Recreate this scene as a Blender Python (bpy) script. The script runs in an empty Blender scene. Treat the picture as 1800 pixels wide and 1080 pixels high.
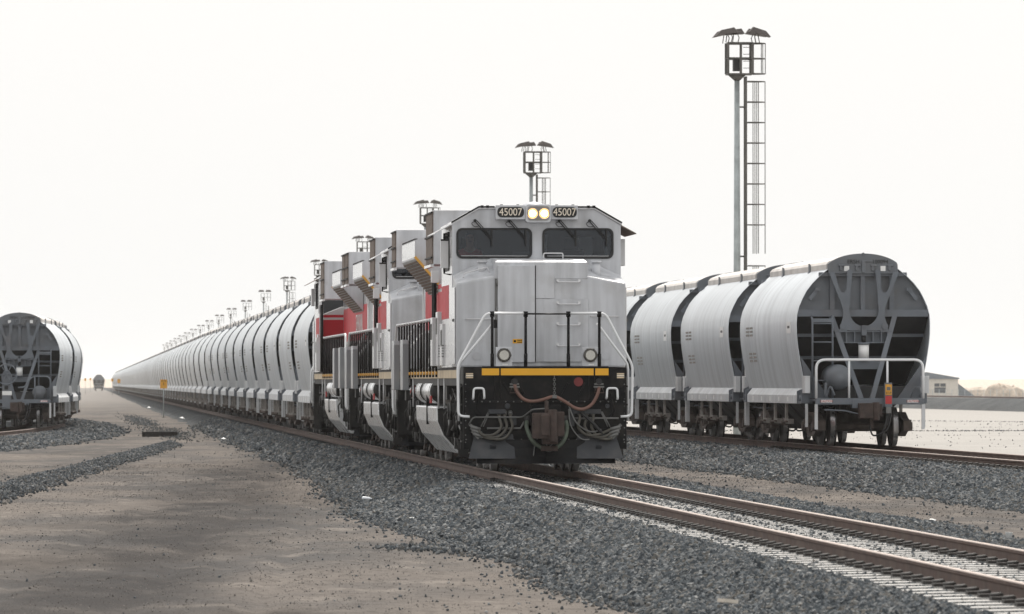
import bpy, bmesh, math, random
import numpy as np
from mathutils import Vector, Matrix, noise as mn
random.seed(7); rng = np.random.default_rng(7)
S = bpy.context.scene; COL = S.collection; PI = math.pi; R = math.radians

# ------------------------------------------------------------------ camera, world, sun, exposure
FPX = 10800.0; EYE = 1.65
cd = bpy.data.cameras.new('camera'); cam = bpy.data.objects.new('camera', cd); COL.objects.link(cam)
cd.sensor_width = 36.0; cd.lens = 36.0 * FPX / 1800.0
cd.clip_start = 1.0; cd.clip_end = 40000.0
cam.location = (0, 0, EYE)
YAW = math.atan(780 / FPX); PITCH = math.atan(130 / FPX)
cam.rotation_euler = (PI / 2 + PITCH, 0, -YAW)
cd.dof.use_dof = True; cd.dof.focus_distance = 113.0; cd.dof.aperture_fstop = 8.0
S.camera = cam

SUN_EL, SUN_AZ = R(50), R(12)          # azimuth from +Y towards +X
w = bpy.data.worlds.new('World'); S.world = w; w.use_nodes = True
nt = w.node_tree; nt.nodes.clear()
out = nt.nodes.new('ShaderNodeOutputWorld'); bg = nt.nodes.new('ShaderNodeBackground')
sky = nt.nodes.new('ShaderNodeTexSky'); sky.sky_type = 'NISHITA'; sky.sun_disc = False
sky.sun_elevation = SUN_EL; sky.sun_rotation = SUN_AZ; sky.dust_density = 6.0; sky.air_density = 1.0
sm_ = nt.nodes.new('ShaderNodeMix'); sm_.data_type = 'RGBA'
sm_.inputs[0].default_value = 0.90; sm_.inputs[7].default_value = (9.05, 9.02, 8.90, 1)   # milky dust veil over the whole sky
nt.links.new(sky.outputs[0], sm_.inputs[6]); nt.links.new(sm_.outputs[2], bg.inputs[0])
bg.inputs[1].default_value = 0.10
nt.links.new(bg.outputs[0], out.inputs[0])

ld = bpy.data.lights.new('sun', 'SUN'); sun = bpy.data.objects.new('sun', ld); COL.objects.link(sun)
ld.energy = 3.8; ld.angle = R(5); ld.color = (1.0, 0.95, 0.88)
sd = Vector((math.sin(SUN_AZ) * math.cos(SUN_EL), math.cos(SUN_AZ) * math.cos(SUN_EL), math.sin(SUN_EL)))
sun.rotation_euler = sd.to_track_quat('Z', 'Y').to_euler(); sun.location = (0, 0, 100)
S.view_settings.view_transform = 'Standard'; S.view_settings.look = 'None'
S.view_settings.exposure = 0.22; S.view_settings.gamma = 1.0
S.cycles.volume_bounces = 3

# ------------------------------------------------------------------ materials
def mat(name, col, rough=.55, metal=0.0, var=.12, nscale=2.0, streak=0.0, sscale=3.0, sdir=(1, 1, .09), bump=0.0, bscale=30.0, rnd=.04, spec=None, coat=0.0, coatr=.12,
        dirt=None, dirt_amt=0.0, dscale=1.2):
    m = bpy.data.materials.new(name); m.use_nodes = True
    n = m.node_tree.nodes; L = m.node_tree.links; b = n['Principled BSDF']
    b.inputs['Roughness'].default_value = rough; b.inputs['Metallic'].default_value = metal
    b.inputs['Coat Weight'].default_value = coat; b.inputs['Coat Roughness'].default_value = coatr
    if spec is not None: b.inputs['Specular IOR Level'].default_value = spec
    tc = n.new('ShaderNodeTexCoord'); oi = n.new('ShaderNodeObjectInfo')
    off = n.new('ShaderNodeVectorMath'); off.operation = 'MULTIPLY_ADD'
    cmb = n.new('ShaderNodeCombineXYZ')
    for k in range(3): L.new(oi.outputs['Random'], cmb.inputs[k])
    L.new(cmb.outputs[0], off.inputs[0]); off.inputs[1].default_value = (37, 53, 29); L.new(tc.outputs['Object'], off.inputs[2])
    def nz(scale, vec, detail=5):
        t = n.new('ShaderNodeTexNoise'); t.inputs['Scale'].default_value = scale; t.inputs['Detail'].default_value = detail
        L.new(vec, t.inputs['Vector']); return t.outputs['Fac']
    def rngm(v, a, b_, c, d):
        r = n.new('ShaderNodeMapRange'); L.new(v, r.inputs[0])
        for k, q in zip((1, 2, 3, 4), (a, b_, c, d)): r.inputs[k].default_value = q
        return r.outputs[0]
    def mul(a, b_):
        r = n.new('ShaderNodeMath'); r.operation = 'MULTIPLY'; L.new(a, r.inputs[0]); L.new(b_, r.inputs[1]); return r.outputs[0]
    f = rngm(nz(nscale, off.outputs[0]), .3, .7, 1 - var, 1 + var)
    f = mul(f, rngm(oi.outputs['Random'], 0, 1, 1 - rnd, 1 + rnd))
    if streak:
        mp = n.new('ShaderNodeMapping'); mp.inputs['Scale'].default_value = tuple(sscale * q for q in sdir)
        L.new(off.outputs[0], mp.inputs['Vector'])
        f = mul(f, rngm(nz(1.0, mp.outputs[0], 6), .35, .7, 1 + streak * .5, 1 - streak))
    vm = n.new('ShaderNodeVectorMath'); vm.operation = 'SCALE'; vm.inputs[0].default_value = col[:3]; L.new(f, vm.inputs['Scale'])
    cout = vm.outputs[0]
    if dirt:
        mx = n.new('ShaderNodeMix'); mx.data_type = 'RGBA'; L.new(cout, mx.inputs[6]); mx.inputs[7].default_value = (*dirt, 1)
        L.new(rngm(nz(dscale, off.outputs[0], 8), .5, .75, 0, dirt_amt), mx.inputs[0]); cout = mx.outputs[2]
    L.new(cout, b.inputs['Base Color'])
    rr = rngm(nz(nscale * 3, off.outputs[0]), .3, .7, max(.05, rough - .03), min(1, rough + .05)); L.new(rr, b.inputs['Roughness'])
    if bump:
        bp = n.new('ShaderNodeBump'); bp.inputs['Strength'].default_value = bump; bp.inputs['Distance'].default_value = .02
        L.new(nz(bscale, off.outputs[0]), bp.inputs['Height']); L.new(bp.outputs[0], b.inputs['Normal'])
    return m

def emit(name, col, s):
    m = bpy.data.materials.new(name); m.use_nodes = True; b = m.node_tree.nodes['Principled BSDF']
    b.inputs['Base Color'].default_value = (*col, 1); b.inputs['Emission Color'].default_value = (*col, 1); b.inputs['Emission Strength'].default_value = s
    return m

GREY = mat('loco_grey_paint', (.55, .56, .585), .36, var=.07, nscale=1.3, streak=.20, sscale=6, dirt=(.30, .28, .26), dirt_amt=.38, dscale=2.2, bump=.02, bscale=6)
GREYL = mat('loco_light_paint', (.64, .64, .65), .22, var=.05, nscale=1.5, streak=.05, sscale=3, dirt=(.5, .45, .4), dirt_amt=.2, coat=.5)
RED = mat('loco_red_paint', (.56, .02, .035), .5, var=.08, nscale=1.5, spec=.3)
BLACK = mat('black_painted_steel', (.005, .005, .006), .45, var=.3, nscale=4, dirt=(.035, .031, .027), dirt_amt=.7, dscale=3.5, spec=.15, streak=.3, sscale=9)
BLACKM = mat('black_frame_steel', (.013, .0125, .0125), .6, var=.3, nscale=4, dirt=(.05, .043, .037), dirt_amt=.6, dscale=4)
RUBBER = mat('rubber_gasket', (.01, .01, .011), .55)
YELLOW = mat('yellow_reflective', (.80, .40, .012), .4, var=.05)
ORANGE = mat('orange_edge_paint', (.68, .36, .06), .5)
TAN = mat('tan_sill_paint', (.62, .50, .34), .6, var=.15, dirt=(.3, .22, .15), dirt_amt=.5)
STEEL = mat('brushed_steel', (.84, .85, .86), .28, .35, var=.05, nscale=1, coat=.5)
GREYD = mat('mid_grey_box_paint', (.27, .28, .295), .4, var=.1, nscale=2, coat=.5)
PLATEG = mat('step_plate_blue_black', (.022, .025, .031), .5, var=.25, nscale=3, dirt=(.07, .065, .06), dirt_amt=.5, dscale=3)
DSTEEL = mat('dull_steel', (.17, .17, .165), .55, .5, var=.15)
FILT = mat('brown_filter_mesh', (.21, .17, .145), .8, var=.2, nscale=9, bump=.5, bscale=60)
WHITE = mat('white_rail_paint', (.78, .79, .80), .4, var=.06)
WHITEW = mat('white_marker', (.80, .80, .79), .5, var=.04)
HOSE = mat('brown_rubber_hose', (.16, .085, .065), .6, var=.25, nscale=8)
HOSED = mat('dusty_hose', (.075, .07, .058), .65, var=.3, nscale=8)
HOSEG = mat('green_hose', (.07, .09, .065), .6, var=.3, nscale=8)
RUST = mat('rusted_cast_steel', (.052, .034, .028), .75, var=.35, nscale=6, bump=.4, bscale=25)
REDM = mat('red_marker_paint', (.45, .03, .03), .5)
REDD = mat('faded_red_cover', (.17, .022, .022), .6, var=.3)
CREAM = mat('cream_lettering', (.78, .70, .58), .5, var=.03)
DARKIN = mat('cab_interior_trim', (.022, .023, .026), .7, var=.2)
SEAT = mat('seat_fabric', (.02, .02, .022), .8)
BOARD = mat('number_board_black', (.008, .008, .008), .45)
LAMPON = emit('headlight_core', (1.0, .86, .62), 4.0)
LAMPHALO = emit('headlight_halo', (1.0, .42, .12), 1.5)  # orange halo around each lamp, put in as a glowing ring
REFL = mat('lamp_reflector', (.55, .54, .50), .22, .9)
BEZEL = mat('lamp_bezel', (.085, .08, .072), .5, .3)
WGREY = mat('wagon_aluminium_paint', (.515, .55, .58), .42, .0, var=.10, nscale=.4, streak=.24, sscale=2.6, sdir=(.02, 1, .02), rnd=.13, coat=.5, coatr=.28)
WEND = mat('wagon_end_grey', (.135, .148, .165), .5, var=.14, nscale=2, dirt=(.13, .115, .10), dirt_amt=.5)
WFRAME = mat('wagon_frame_grey', (.135, .152, .175), .5, var=.12, nscale=2, dirt=(.12, .10, .09), dirt_amt=.4)
WSLOPE = mat('wagon_slope_sheet', (.042, .041, .042), .65, var=.2, nscale=2)
COVER = mat('wagon_cover_cream', (.60, .565, .53), .55, var=.12, nscale=1.5, dirt=(.35, .31, .28), dirt_amt=.5)
WSILL = mat('wagon_sill_grey', (.60, .61, .62), .5, var=.12, nscale=1.5, streak=.12, dirt=(.36, .33, .3), dirt_amt=.4)
BOGIE = mat('bogie_brown_grime', (.085, .066, .056), .8, var=.35, nscale=5, dirt=(.16, .13, .11), dirt_amt=.5, dscale=4)
RIG = mat('dusty_brake_gear', (.27, .25, .23), .7, var=.3, nscale=5)
WHEEL = mat('wheel_steel', (.05, .043, .04), .55, .3, var=.3, nscale=5)
TREAD = mat('polished_tread', (.35, .34, .34), .28, .9)
RAILM = mat('rail_rust', (.088, .050, .037), .7, var=.25, nscale=3, streak=.15, sscale=8, dirt=(.20, .15, .12), dirt_amt=.35, dscale=2)
RAILT = mat('rail_head_worn', (.26, .205, .175), .5, .35, var=.15, nscale=2)
CONC = mat('concrete_sleeper', (.47, .455, .435), .85, var=.14, nscale=6, rnd=.10, dirt=(.25, .24, .23), dirt_amt=.4, dscale=7, bump=.2)
CLIP = mat('rail_clip_steel', (.035, .032, .03), .7)
GALV = mat('galvanised_steel', (.36, .39, .39), .5, .35, var=.2, nscale=3)
MASTD = mat('mast_dark_steel', (.10, .095, .085), .6, .2, var=.2)
LAMPH = mat('floodlight_housing', (.075, .062, .055), .6, var=.2)
SIGN = mat('sign_amber', (.75, .36, .03), .5, var=.08)
TIMBER = mat('creosoted_timber', (.02, .016, .014), .8, var=.4, nscale=8)
TRASH = mat('white_litter', (.8, .82, .85), .4)
PLANKW = mat('bleached_wood', (.62, .56, .48), .7)
WALLW = mat('house_plaster', (.62, .58, .52), .8, var=.08)
ROOFB = mat('house_blue_roof', (.17, .19, .21), .6)
WIN = mat('dark_window', (.09, .10, .11), .3)
SKIN = mat('skin', (.42, .25, .17), .6, var=.05)
HAIR = mat('hair_dark', (.015, .012, .01), .6)
SHIRT = mat('red_workwear', (.62, .05, .05), .8)

def glass_mat():
    m = bpy.data.materials.new('tinted_cab_glass'); m.use_nodes = True; n = m.node_tree.nodes; L = m.node_tree.links; n.clear()
    o = n.new('ShaderNodeOutputMaterial'); mx = n.new('ShaderNodeMixShader'); t = n.new('ShaderNodeBsdfTransparent'); g = n.new('ShaderNodeBsdfGlossy')
    t.inputs[0].default_value = (.70, .73, .76, 1); g.inputs['Roughness'].default_value = .03; g.inputs[0].default_value = (.62, .65, .70, 1)
    fr = n.new('ShaderNodeFresnel'); fr.inputs[0].default_value = 1.55
    L.new(fr.outputs[0], mx.inputs[0]); L.new(t.outputs[0], mx.inputs[1]); L.new(g.outputs[0], mx.inputs[2]); L.new(mx.outputs[0], o.inputs[0])
    return m
GLASS = glass_mat()

# ------------------------------------------------------------------ mesh builder
class MB:
    def __init__(s): s.v, s.f, s.m, s.sm = [], [], [], []
    def add(s, v, f, m=0, sm=False):
        o = len(s.v); s.v += [tuple(p) for p in v]
        for q in f: s.f.append([i + o for i in q]); s.m.append(m); s.sm.append(sm)
        return s
    def box(s, x0, x1, y0, y1, z0, z1, m=0):
        return s.add([(x0, y0, z0), (x1, y0, z0), (x1, y1, z0), (x0, y1, z0), (x0, y0, z1), (x1, y0, z1), (x1, y1, z1), (x0, y1, z1)],
              [(3, 2, 1, 0), (4, 5, 6, 7), (0, 1, 5, 4), (1, 2, 6, 5), (2, 3, 7, 6), (3, 0, 4, 7)], m)
    def beam(s, p, q, wd, h, m=0, up=(0, 0, 1)):
        p, q = Vector(p), Vector(q); d = (q - p).normalized(); u = Vector(up)
        a = d.cross(u)
        if a.length < 1e-4: a = d.cross(Vector((0, 1, 0)))
        a.normalize(); b = a.cross(d).normalized(); a *= wd / 2; b *= h / 2
        vs = [c + i * a + j * b for c in (p, q) for i, j in ((-1, -1), (1, -1), (1, 1), (-1, 1))]
        return s.add(vs, [(3, 2, 1, 0), (4, 5, 6, 7), (0, 1, 5, 4), (1, 2, 6, 5), (2, 3, 7, 6), (3, 0, 4, 7)], m)
    def tube(s, path, r, n=8, m=0, closed=False):
        P = [Vector(p) for p in path]; vs = []; fs = []; N = len(P)
        t0 = (P[1] - P[0]).normalized(); ref = Vector((0, 0, 1)) if abs(t0.z) < .9 else Vector((1, 0, 0))
        a = t0.cross(ref).normalized()
        for i, p in enumerate(P):
            t = (P[min(i + 1, N - 1)] - P[max(i - 1, 0)]).normalized()
            a = (a - t * a.dot(t))
            if a.length < 1e-5: a = t.cross(Vector((0, 1, 0)))
            a.normalize(); b = t.cross(a); rr = r[i] if isinstance(r, (list, tuple)) else r
            vs += [p + rr * (math.cos(2 * PI * k / n) * a + math.sin(2 * PI * k / n) * b) for k in range(n)]
        for i in range(N - 1):
            for k in range(n): fs.append((i * n + k, i * n + (k + 1) % n, (i + 1) * n + (k + 1) % n, (i + 1) * n + k))
        s.add(vs, fs, m, True)
        o = len(s.v) - len(vs)
        for ring in (list(range(n - 1, -1, -1)), list(range((N - 1) * n, N * n))):
            s.f.append([i + o for i in ring]); s.m.append(m); s.sm.append(False)
        return s
    def cyl(s, p, q, r, r2=None, n=16, m=0):
        p, q = Vector(p), Vector(q); return s.tube([p, q], [r, r if r2 is None else r2], n, m)
    def lathe(s, prof, axis='x', c=(0, 0, 0), n=24, m=0, mats=None):   # prof: (r, t) along axis
        vs = []; fs = []; N = len(prof)
        for r, t in prof:
            for k in range(n):
                a, b = r * math.cos(2 * PI * k / n), r * math.sin(2 * PI * k / n)
                p = {'x': (t, a, b), 'y': (a, t, b), 'z': (a, b, t)}[axis]
                vs.append((p[0] + c[0], p[1] + c[1], p[2] + c[2]))
        o = len(s.v); s.v += vs
        for i in range(N - 1):
            for k in range(n):
                s.f.append([o + i * n + k, o + i * n + (k + 1) % n, o + (i + 1) * n + (k + 1) % n, o + (i + 1) * n + k]); s.m.append(mats[i] if mats else m); s.sm.append(True)
        for ring in (range(n), range((N - 1) * n, N * n)):
            s.f.append([o + i for i in ring]); s.m.append(m); s.sm.append(False)
        return s
    def prism(s, poly, a0, a1, axis='y', m=0):      # poly in (x,z) for y, (y,z) for x, (x,y) for z
        n = len(poly)
        def P(p, a): return {'y': (p[0], a, p[1]), 'x': (a, p[0], p[1]), 'z': (p[0], p[1], a)}[axis]
        vs = [P(p, a0) for p in poly] + [P(p, a1) for p in poly]
        fs = [tuple(range(n)), tuple(range(2 * n - 1, n - 1, -1))] + [(i, (i + 1) % n, n + (i + 1) % n, n + i) for i in range(n)]
        return s.add(vs, fs, m)
    def plate(s, outer, holes, a0, a1, axis='y', m=0):
        bm = bmesh.new(); es = []
        for lp in [outer] + holes:
            vs = [bm.verts.new((p[0], p[1], 0)) for p in lp]
            es += [bm.edges.new((vs[i], vs[(i + 1) % len(vs)])) for i in range(len(vs))]
        bmesh.ops.triangle_fill(bm, edges=es, use_beauty=True)
        bm.verts.index_update()
        pts = [(v.co.x, v.co.y) for v in bm.verts]; fs = [[v.index for v in f.verts] for f in bm.faces]; bm.free(); n = len(pts)
        def P(p, a): return {'y': (p[0], a, p[1]), 'x': (a, p[0], p[1])}[axis]
        F = fs + [[i + n for i in reversed(f)] for f in fs]; o = 0
        for lp in [outer] + holes:
            k = len(lp); F += [(o + i, o + (i + 1) % k, n + o + (i + 1) % k, n + o + i) for i in range(k)]; o += k
        return s.add([P(p, a0) for p in pts] + [P(p, a1) for p in pts], F, m)
    def loft(s, rows, m=0, smooth=True):            # rows of equal length points
        n = len(rows[0]); vs = [p for r in rows for p in r]
        return s.add(vs, [(i * n + k, i * n + k + 1, (i + 1) * n + k + 1, (i + 1) * n + k) for i in range(len(rows) - 1) for k in range(n - 1)], m, smooth)
    def mesh(s, name, mats, bevel=0, fixn=True):
        me = bpy.data.meshes.new(name); me.from_pydata(s.v, [], s.f)
        for q in (mats if isinstance(mats, (list, tuple)) else [mats]): me.materials.append(q)
        me.polygons.foreach_set('material_index', s.m); me.polygons.foreach_set('use_smooth', s.sm)
        if fixn or bevel:
            bm = bmesh.new(); bm.from_mesh(me)
            bmesh.ops.recalc_face_normals(bm, faces=bm.faces)
            if bevel:
                es = [e for e in bm.edges if len(e.link_faces) == 2 and e.calc_face_angle(0) > .5 and not (e.link_faces[0].smooth and e.link_faces[1].smooth)]
                bmesh.ops.bevel(bm, geom=es, offset=bevel, segments=2, affect='EDGES', profile=.6, clamp_overlap=True)
            bm.to_mesh(me); bm.free()
        me.update(); return me
    def build(s, name, mats, parent=None, bevel=0):
        o = bpy.data.objects.new(name, s.mesh(name, mats, bevel)); COL.objects.link(o)
        if parent: o.parent = parent
        return o

def thing(name, label, cat, loc=(0, 0, 0), rz=0, group=None):
    o = bpy.data.objects.new(name, None); COL.objects.link(o); o.location = loc; o.rotation_euler = (0, 0, rz)
    o.empty_display_size = .3; return tag(o, label, cat, group)
def tag(o, label, cat, group=None, kind=None):
    if label: o['label'] = label
    if cat: o['category'] = cat
    if group: o['group'] = group
    if kind: o['kind'] = kind
    return o
def copy_tree(o, parent=None):
    c = o.copy(); COL.objects.link(c); c.parent = parent
    for ch in o.children: copy_tree(ch, c)
    return c
def text_mesh(txt, size, m, depth=.004, xs=1.0):
    cu = bpy.data.curves.new('lettering', 'FONT'); cu.body = txt; cu.size = size; cu.extrude = depth; cu.align_x = 'CENTER'; cu.align_y = 'CENTER'
    ob = bpy.data.objects.new('lettering', cu); COL.objects.link(ob)
    me = bpy.data.meshes.new_from_object(ob.evaluated_get(bpy.context.evaluated_depsgraph_get()))
    bpy.data.objects.remove(ob); bpy.data.curves.remove(cu); me.name = 'lettering'
    if xs != 1: me.transform(Matrix.Diagonal((xs, 1, 1, 1)))
    me.materials.clear(); me.materials.append(m); return me
def text(txt, size, m, parent, loc, rot=(PI / 2, 0, 0), xs=1.0, name='lettering'):
    o = bpy.data.objects.new(name, text_mesh(txt, size, m, xs=xs)); COL.objects.link(o); o.parent = parent; o.location = loc; o.rotation_euler = rot; return o
def rrect(x0, x1, z0, z1, r, n=5):
    out = []
    for cx, cz, a in ((x1 - r, z1 - r, 0), (x0 + r, z1 - r, 90), (x0 + r, z0 + r, 180), (x1 - r, z0 + r, 270)):
        out += [(cx + r * math.cos(R(a + 90 * k / n)), cz + r * math.sin(R(a + 90 * k / n))) for k in range(n + 1)]
    return out
def smooth_path(pts, n=6):
    P = [Vector(p) for p in pts]; out = []
    for i in range(len(P) - 1):
        a, b, c, d = P[max(i - 1, 0)], P[i], P[i + 1], P[min(i + 2, len(P) - 1)]
        for k in range(n):
            t = k / n
            out.append(.5 * ((2 * b) + (c - a) * t + (2 * a - 5 * b + 4 * c - d) * t * t + (3 * b - a - 3 * c + d) * t ** 3))
    out.append(P[-1]); return out
def round_path(pts, r, n=4):
    P = [Vector(p) for p in pts]; out = [P[0]]
    for i in range(1, len(P) - 1):
        a = (P[i - 1] - P[i]); b = (P[i + 1] - P[i]); q = min(r, a.length * .45, b.length * .45)
        A = P[i] + a.normalized() * q; B = P[i] + b.normalized() * q
        for k in range(n + 1):
            t = k / n; out.append(A * (1 - t) ** 2 + P[i] * 2 * t * (1 - t) + B * t * t)
    out.append(P[-1]); return out

# ------------------------------------------------------------------ terrain and tracks
def sst(x, a, b):
    t = np.clip((x - a) / (b - a), 0, 1); return t * t * (3 - 2 * t)
def main_x(y): return 8.54 + .00324 * max(0, y - 350)
def main_z(y): return -.6 * min(max(0, y - 350) / 1170, 1.4)
def right_x(y): return 18.84 - .0111 * (y - 143.8)
def left_x(y): return -1.95 + .054 * (y - 243.8) - .000725 * (y - 243.8) ** 2
RIGHT_Z, LEFT_Z = .11, -.21

def ground_z(x, y):
    far = main_z(y)
    lz = -.65 + .10 * float(sst(y, 200, 330)) + far
    mid = -.42 + far
    rt = -.5 + far * .9
    a = float(sst(x, 7, 10)); b = float(sst(x, 19, 23))
    z = (lz * (1 - a) + mid * a) * (1 - b) + rt * b
    z -= .75 * float(sst(x, 40, 90)) * float(sst(y, 150, 400))
    if y < 700 and -60 < x < 80:
        z += .024 * mn.noise(Vector((x * .35, y * .12, 0))) + .014 * mn.noise(Vector((x * 1.7, y * .9, 3)))
        if y < 150 and x < 9:
            z += .012 * mn.noise(Vector((x * 3.1, y * 2.2, 7)))
            q = x - (.85 + (y - 82) * .0525) + .35 * mn.noise(Vector((y * .05, 2, 2)))
            for c in (-.85, .75, 2.1): z -= .035 * math.exp(-((q - c) / .16) ** 2) - .014 * math.exp(-((abs(q - c) - .3) / .1) ** 2)
    return z

xs = list(np.concatenate([[-12000, -5000, -2000, -800, -300, -120, -70, -45], np.arange(-32, -12, .5), np.arange(-12, 9, .18), np.arange(9, 30.1, .4), [34, 40, 48, 58, 70, 85, 100, 130, 200, 400, 900, 2000, 5000, 12000]]))
ys = list(np.concatenate([[-300, -60, 0, 25, 38], np.arange(42, 120, .32), np.arange(120, 150, .7), np.arange(150, 400, 2.5), np.geomspace(400, 13000, 45)]))
gv = [(x, y, ground_z(x, y)) for y in ys for x in xs]; nx = len(xs)
gf = [(j * nx + i, j * nx + i + 1, (j + 1) * nx + i + 1, (j + 1) * nx + i) for j in range(len(ys) - 1) for i in range(nx - 1)]

def sand_mat():
    m = bpy.data.materials.new('sand_ground'); m.use_nodes = True; n = m.node_tree.nodes; L = m.node_tree.links; b = n['Principled BSDF']
    b.inputs['Roughness'].default_value = 1.0; b.inputs['Specular IOR Level'].default_value = .0
    tc = n.new('ShaderNodeTexCoord'); sx = n.new('ShaderNodeSeparateXYZ'); L.new(tc.outputs['Object'], sx.inputs[0])
    def nz(scale, det=6, sc=(1, 1, 1), rough=.55):
        mp = n.new('ShaderNodeMapping'); mp.inputs['Scale'].default_value = sc; L.new(tc.outputs['Object'], mp.inputs[0])
        t = n.new('ShaderNodeTexNoise'); t.inputs['Scale'].default_value = scale; t.inputs['Detail'].default_value = det; t.inputs['Roughness'].default_value = rough
        L.new(mp.outputs[0], t.inputs['Vector']); return t.outputs['Fac']
    def rm(v, a, b_, c, d):
        r = n.new('ShaderNodeMapRange'); r.interpolation_type = 'SMOOTHSTEP'; L.new(v, r.inputs[0])
        for k, q in zip((1, 2, 3, 4), (a, b_, c, d)): r.inputs[k].default_value = q
        return r.outputs[0]
    def mix(fac, a, c):
        r = n.new('ShaderNodeMix'); r.data_type = 'RGBA'; L.new(fac, r.inputs[0])
        for k, q in ((6, a), (7, c)):
            if isinstance(q, tuple): r.inputs[k].default_value = (*q, 1)
            else: L.new(q, r.inputs[k])
        return r.outputs[2]
    def mulm(a, c):
        r = n.new('ShaderNodeMath'); r.operation = 'MULTIPLY'; L.new(a, r.inputs[0]); L.new(c, r.inputs[1]); return r.outputs[0]
    def mth(op, a, c_):
        r = n.new('ShaderNodeMath'); r.operation = op
        for k, q in ((0, a), (1, c_)):
            if isinstance(q, (int, float)): r.inputs[k].default_value = q
            else: L.new(q, r.inputs[k])
        return r.outputs[0]
    c = mix(rm(nz(.30, 6, (1, .35, 1)), .35, .65, 0, 1), (.195, .174, .157), (.122, .117, .114))        # beige sand and grey dust
    c = mix(rm(nz(1.3, 6, (1, .4, 1)), .5, .72, 0, .7), c, (.265, .238, .214))
    q = mth('SUBTRACT', sx.outputs[0], mth('ADD', mth('MULTIPLY', sx.outputs[1], .0525), -3.3))        # the trafficked strip, dark with spilled dust
    q = mth('ADD', q, mth('MULTIPLY', mth('SUBTRACT', nz(.25, 5, (1, .3, 1)), .5), 3.2))
    lane = mulm(rm(mth('ABSOLUTE', q, 0), .3, 2.2, 1, 0), rm(nz(.9, 6, (1, .35, 1)), .3, .62, .35, 1))
    c = mix(mth('MULTIPLY', lane, .85), c, (.060, .058, .058))
    c = mix(mulm(rm(nz(.16, 6, (1, .3, 1)), .5, .64, 0, .8), rm(sx.outputs[1], 55, 120, 1, .3)), c, (.066, .061, .058))  # dark dust stains, weighted towards the camera to paint in vignette darkening too
    c = mix(rm(nz(6, 6, (1, .4, 1)), .45, .7, 0, .5), c, (.085, .077, .072))
    c = mix(rm(nz(26, 4), .56, .72, 0, .6), c, (.05, .047, .045))                                        # grit
    pale = mix(rm(nz(.5, 6, (.3, 1, 1)), .35, .7, 0, .6), (.43, .412, .388), (.35, .335, .318))
    pale = mix(rm(nz(5, 6, (.5, 1, 1)), .55, .75, 0, .35), pale, (.25, .24, .23))
    c = mix(rm(sx.outputs[0], 20.0, 24.0, 0, 1), c, pale)
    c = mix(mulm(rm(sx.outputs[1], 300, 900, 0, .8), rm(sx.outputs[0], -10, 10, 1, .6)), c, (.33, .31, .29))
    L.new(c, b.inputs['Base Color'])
    bp = n.new('ShaderNodeBump'); bp.inputs['Strength'].default_value = .7; bp.inputs['Distance'].default_value = .05
    ad = n.new('ShaderNodeMath'); ad.operation = 'ADD'; L.new(nz(7, 6, (1, .6, 1)), ad.inputs[0]); L.new(nz(30, 4), ad.inputs[1])
    L.new(ad.outputs[0], bp.inputs['Height']); L.new(bp.outputs[0], b.inputs['Normal'])
    return m
SAND = sand_mat()
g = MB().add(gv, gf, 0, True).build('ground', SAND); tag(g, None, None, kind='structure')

def gravel_mat():
    m = bpy.data.materials.new('ballast_gravel'); m.use_nodes = True; n = m.node_tree.nodes; L = m.node_tree.links; b = n['Principled BSDF']
    b.inputs['Roughness'].default_value = .95; b.inputs['Specular IOR Level'].default_value = .04
    tc = n.new('ShaderNodeTexCoord'); v = n.new('ShaderNodeTexVoronoi'); v.inputs['Scale'].default_value = 17; L.new(tc.outputs['Object'], v.inputs['Vector'])
    r = n.new('ShaderNodeValToRGB'); L.new(v.outputs['Color'], r.inputs[0])
    e = r.color_ramp.elements; e[0].color = (.028, .032, .036, 1); e[1].color = (.185, .195, .20, 1); e.new(.55).color = (.085, .093, .10, 1); e.new(.85).color = (.14, .135, .125, 1)
    t = n.new('ShaderNodeTexNoise'); t.inputs['Scale'].default_value = .35; t.inputs['Detail'].default_value = 5; L.new(tc.outputs['Object'], t.inputs['Vector'])
    mr = n.new('ShaderNodeMapRange'); L.new(t.outputs[0], mr.inputs[0]); mr.inputs[1].default_value = .3; mr.inputs[2].default_value = .7; mr.inputs[3].default_value = .8; mr.inputs[4].default_value = 1.25
    vm = n.new('ShaderNodeVectorMath'); vm.operation = 'SCALE'; L.new(r.outputs[0], vm.inputs[0]); L.new(mr.outputs[0], vm.inputs['Scale'])
    L.new(vm.outputs[0], b.inputs['Base Color'])
    bp = n.new('ShaderNodeBump'); bp.inputs['Strength'].default_value = 1; bp.inputs['Distance'].default_value = .05; L.new(v.outputs['Distance'], bp.inputs['Height']); L.new(bp.outputs[0], b.inputs['Normal'])
    return m
GRAVEL = gravel_mat()
def stone_mat():
    m = bpy.data.materials.new('ballast_stone'); m.use_nodes = True; n = m.node_tree.nodes; L = m.node_tree.links; b = n['Principled BSDF']
    b.inputs['Roughness'].default_value = .85; b.inputs['Specular IOR Level'].default_value = .08
    oi = n.new('ShaderNodeObjectInfo'); r = n.new('ShaderNodeValToRGB'); L.new(oi.outputs['Random'], r.inputs[0])
    e = r.color_ramp.elements; e[0].color = (.048, .054, .060, 1); e[1].color = (.27, .27, .265, 1)
    for p, c in ((.3, (.085, .096, .105)), (.55, (.12, .13, .138)), (.75, (.15, .14, .125)), (.88, (.17, .18, .187))): e.new(p).color = (*c, 1)
    L.new(r.outputs[0], b.inputs['Base Color']); return m
STONE = stone_mat()

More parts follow.
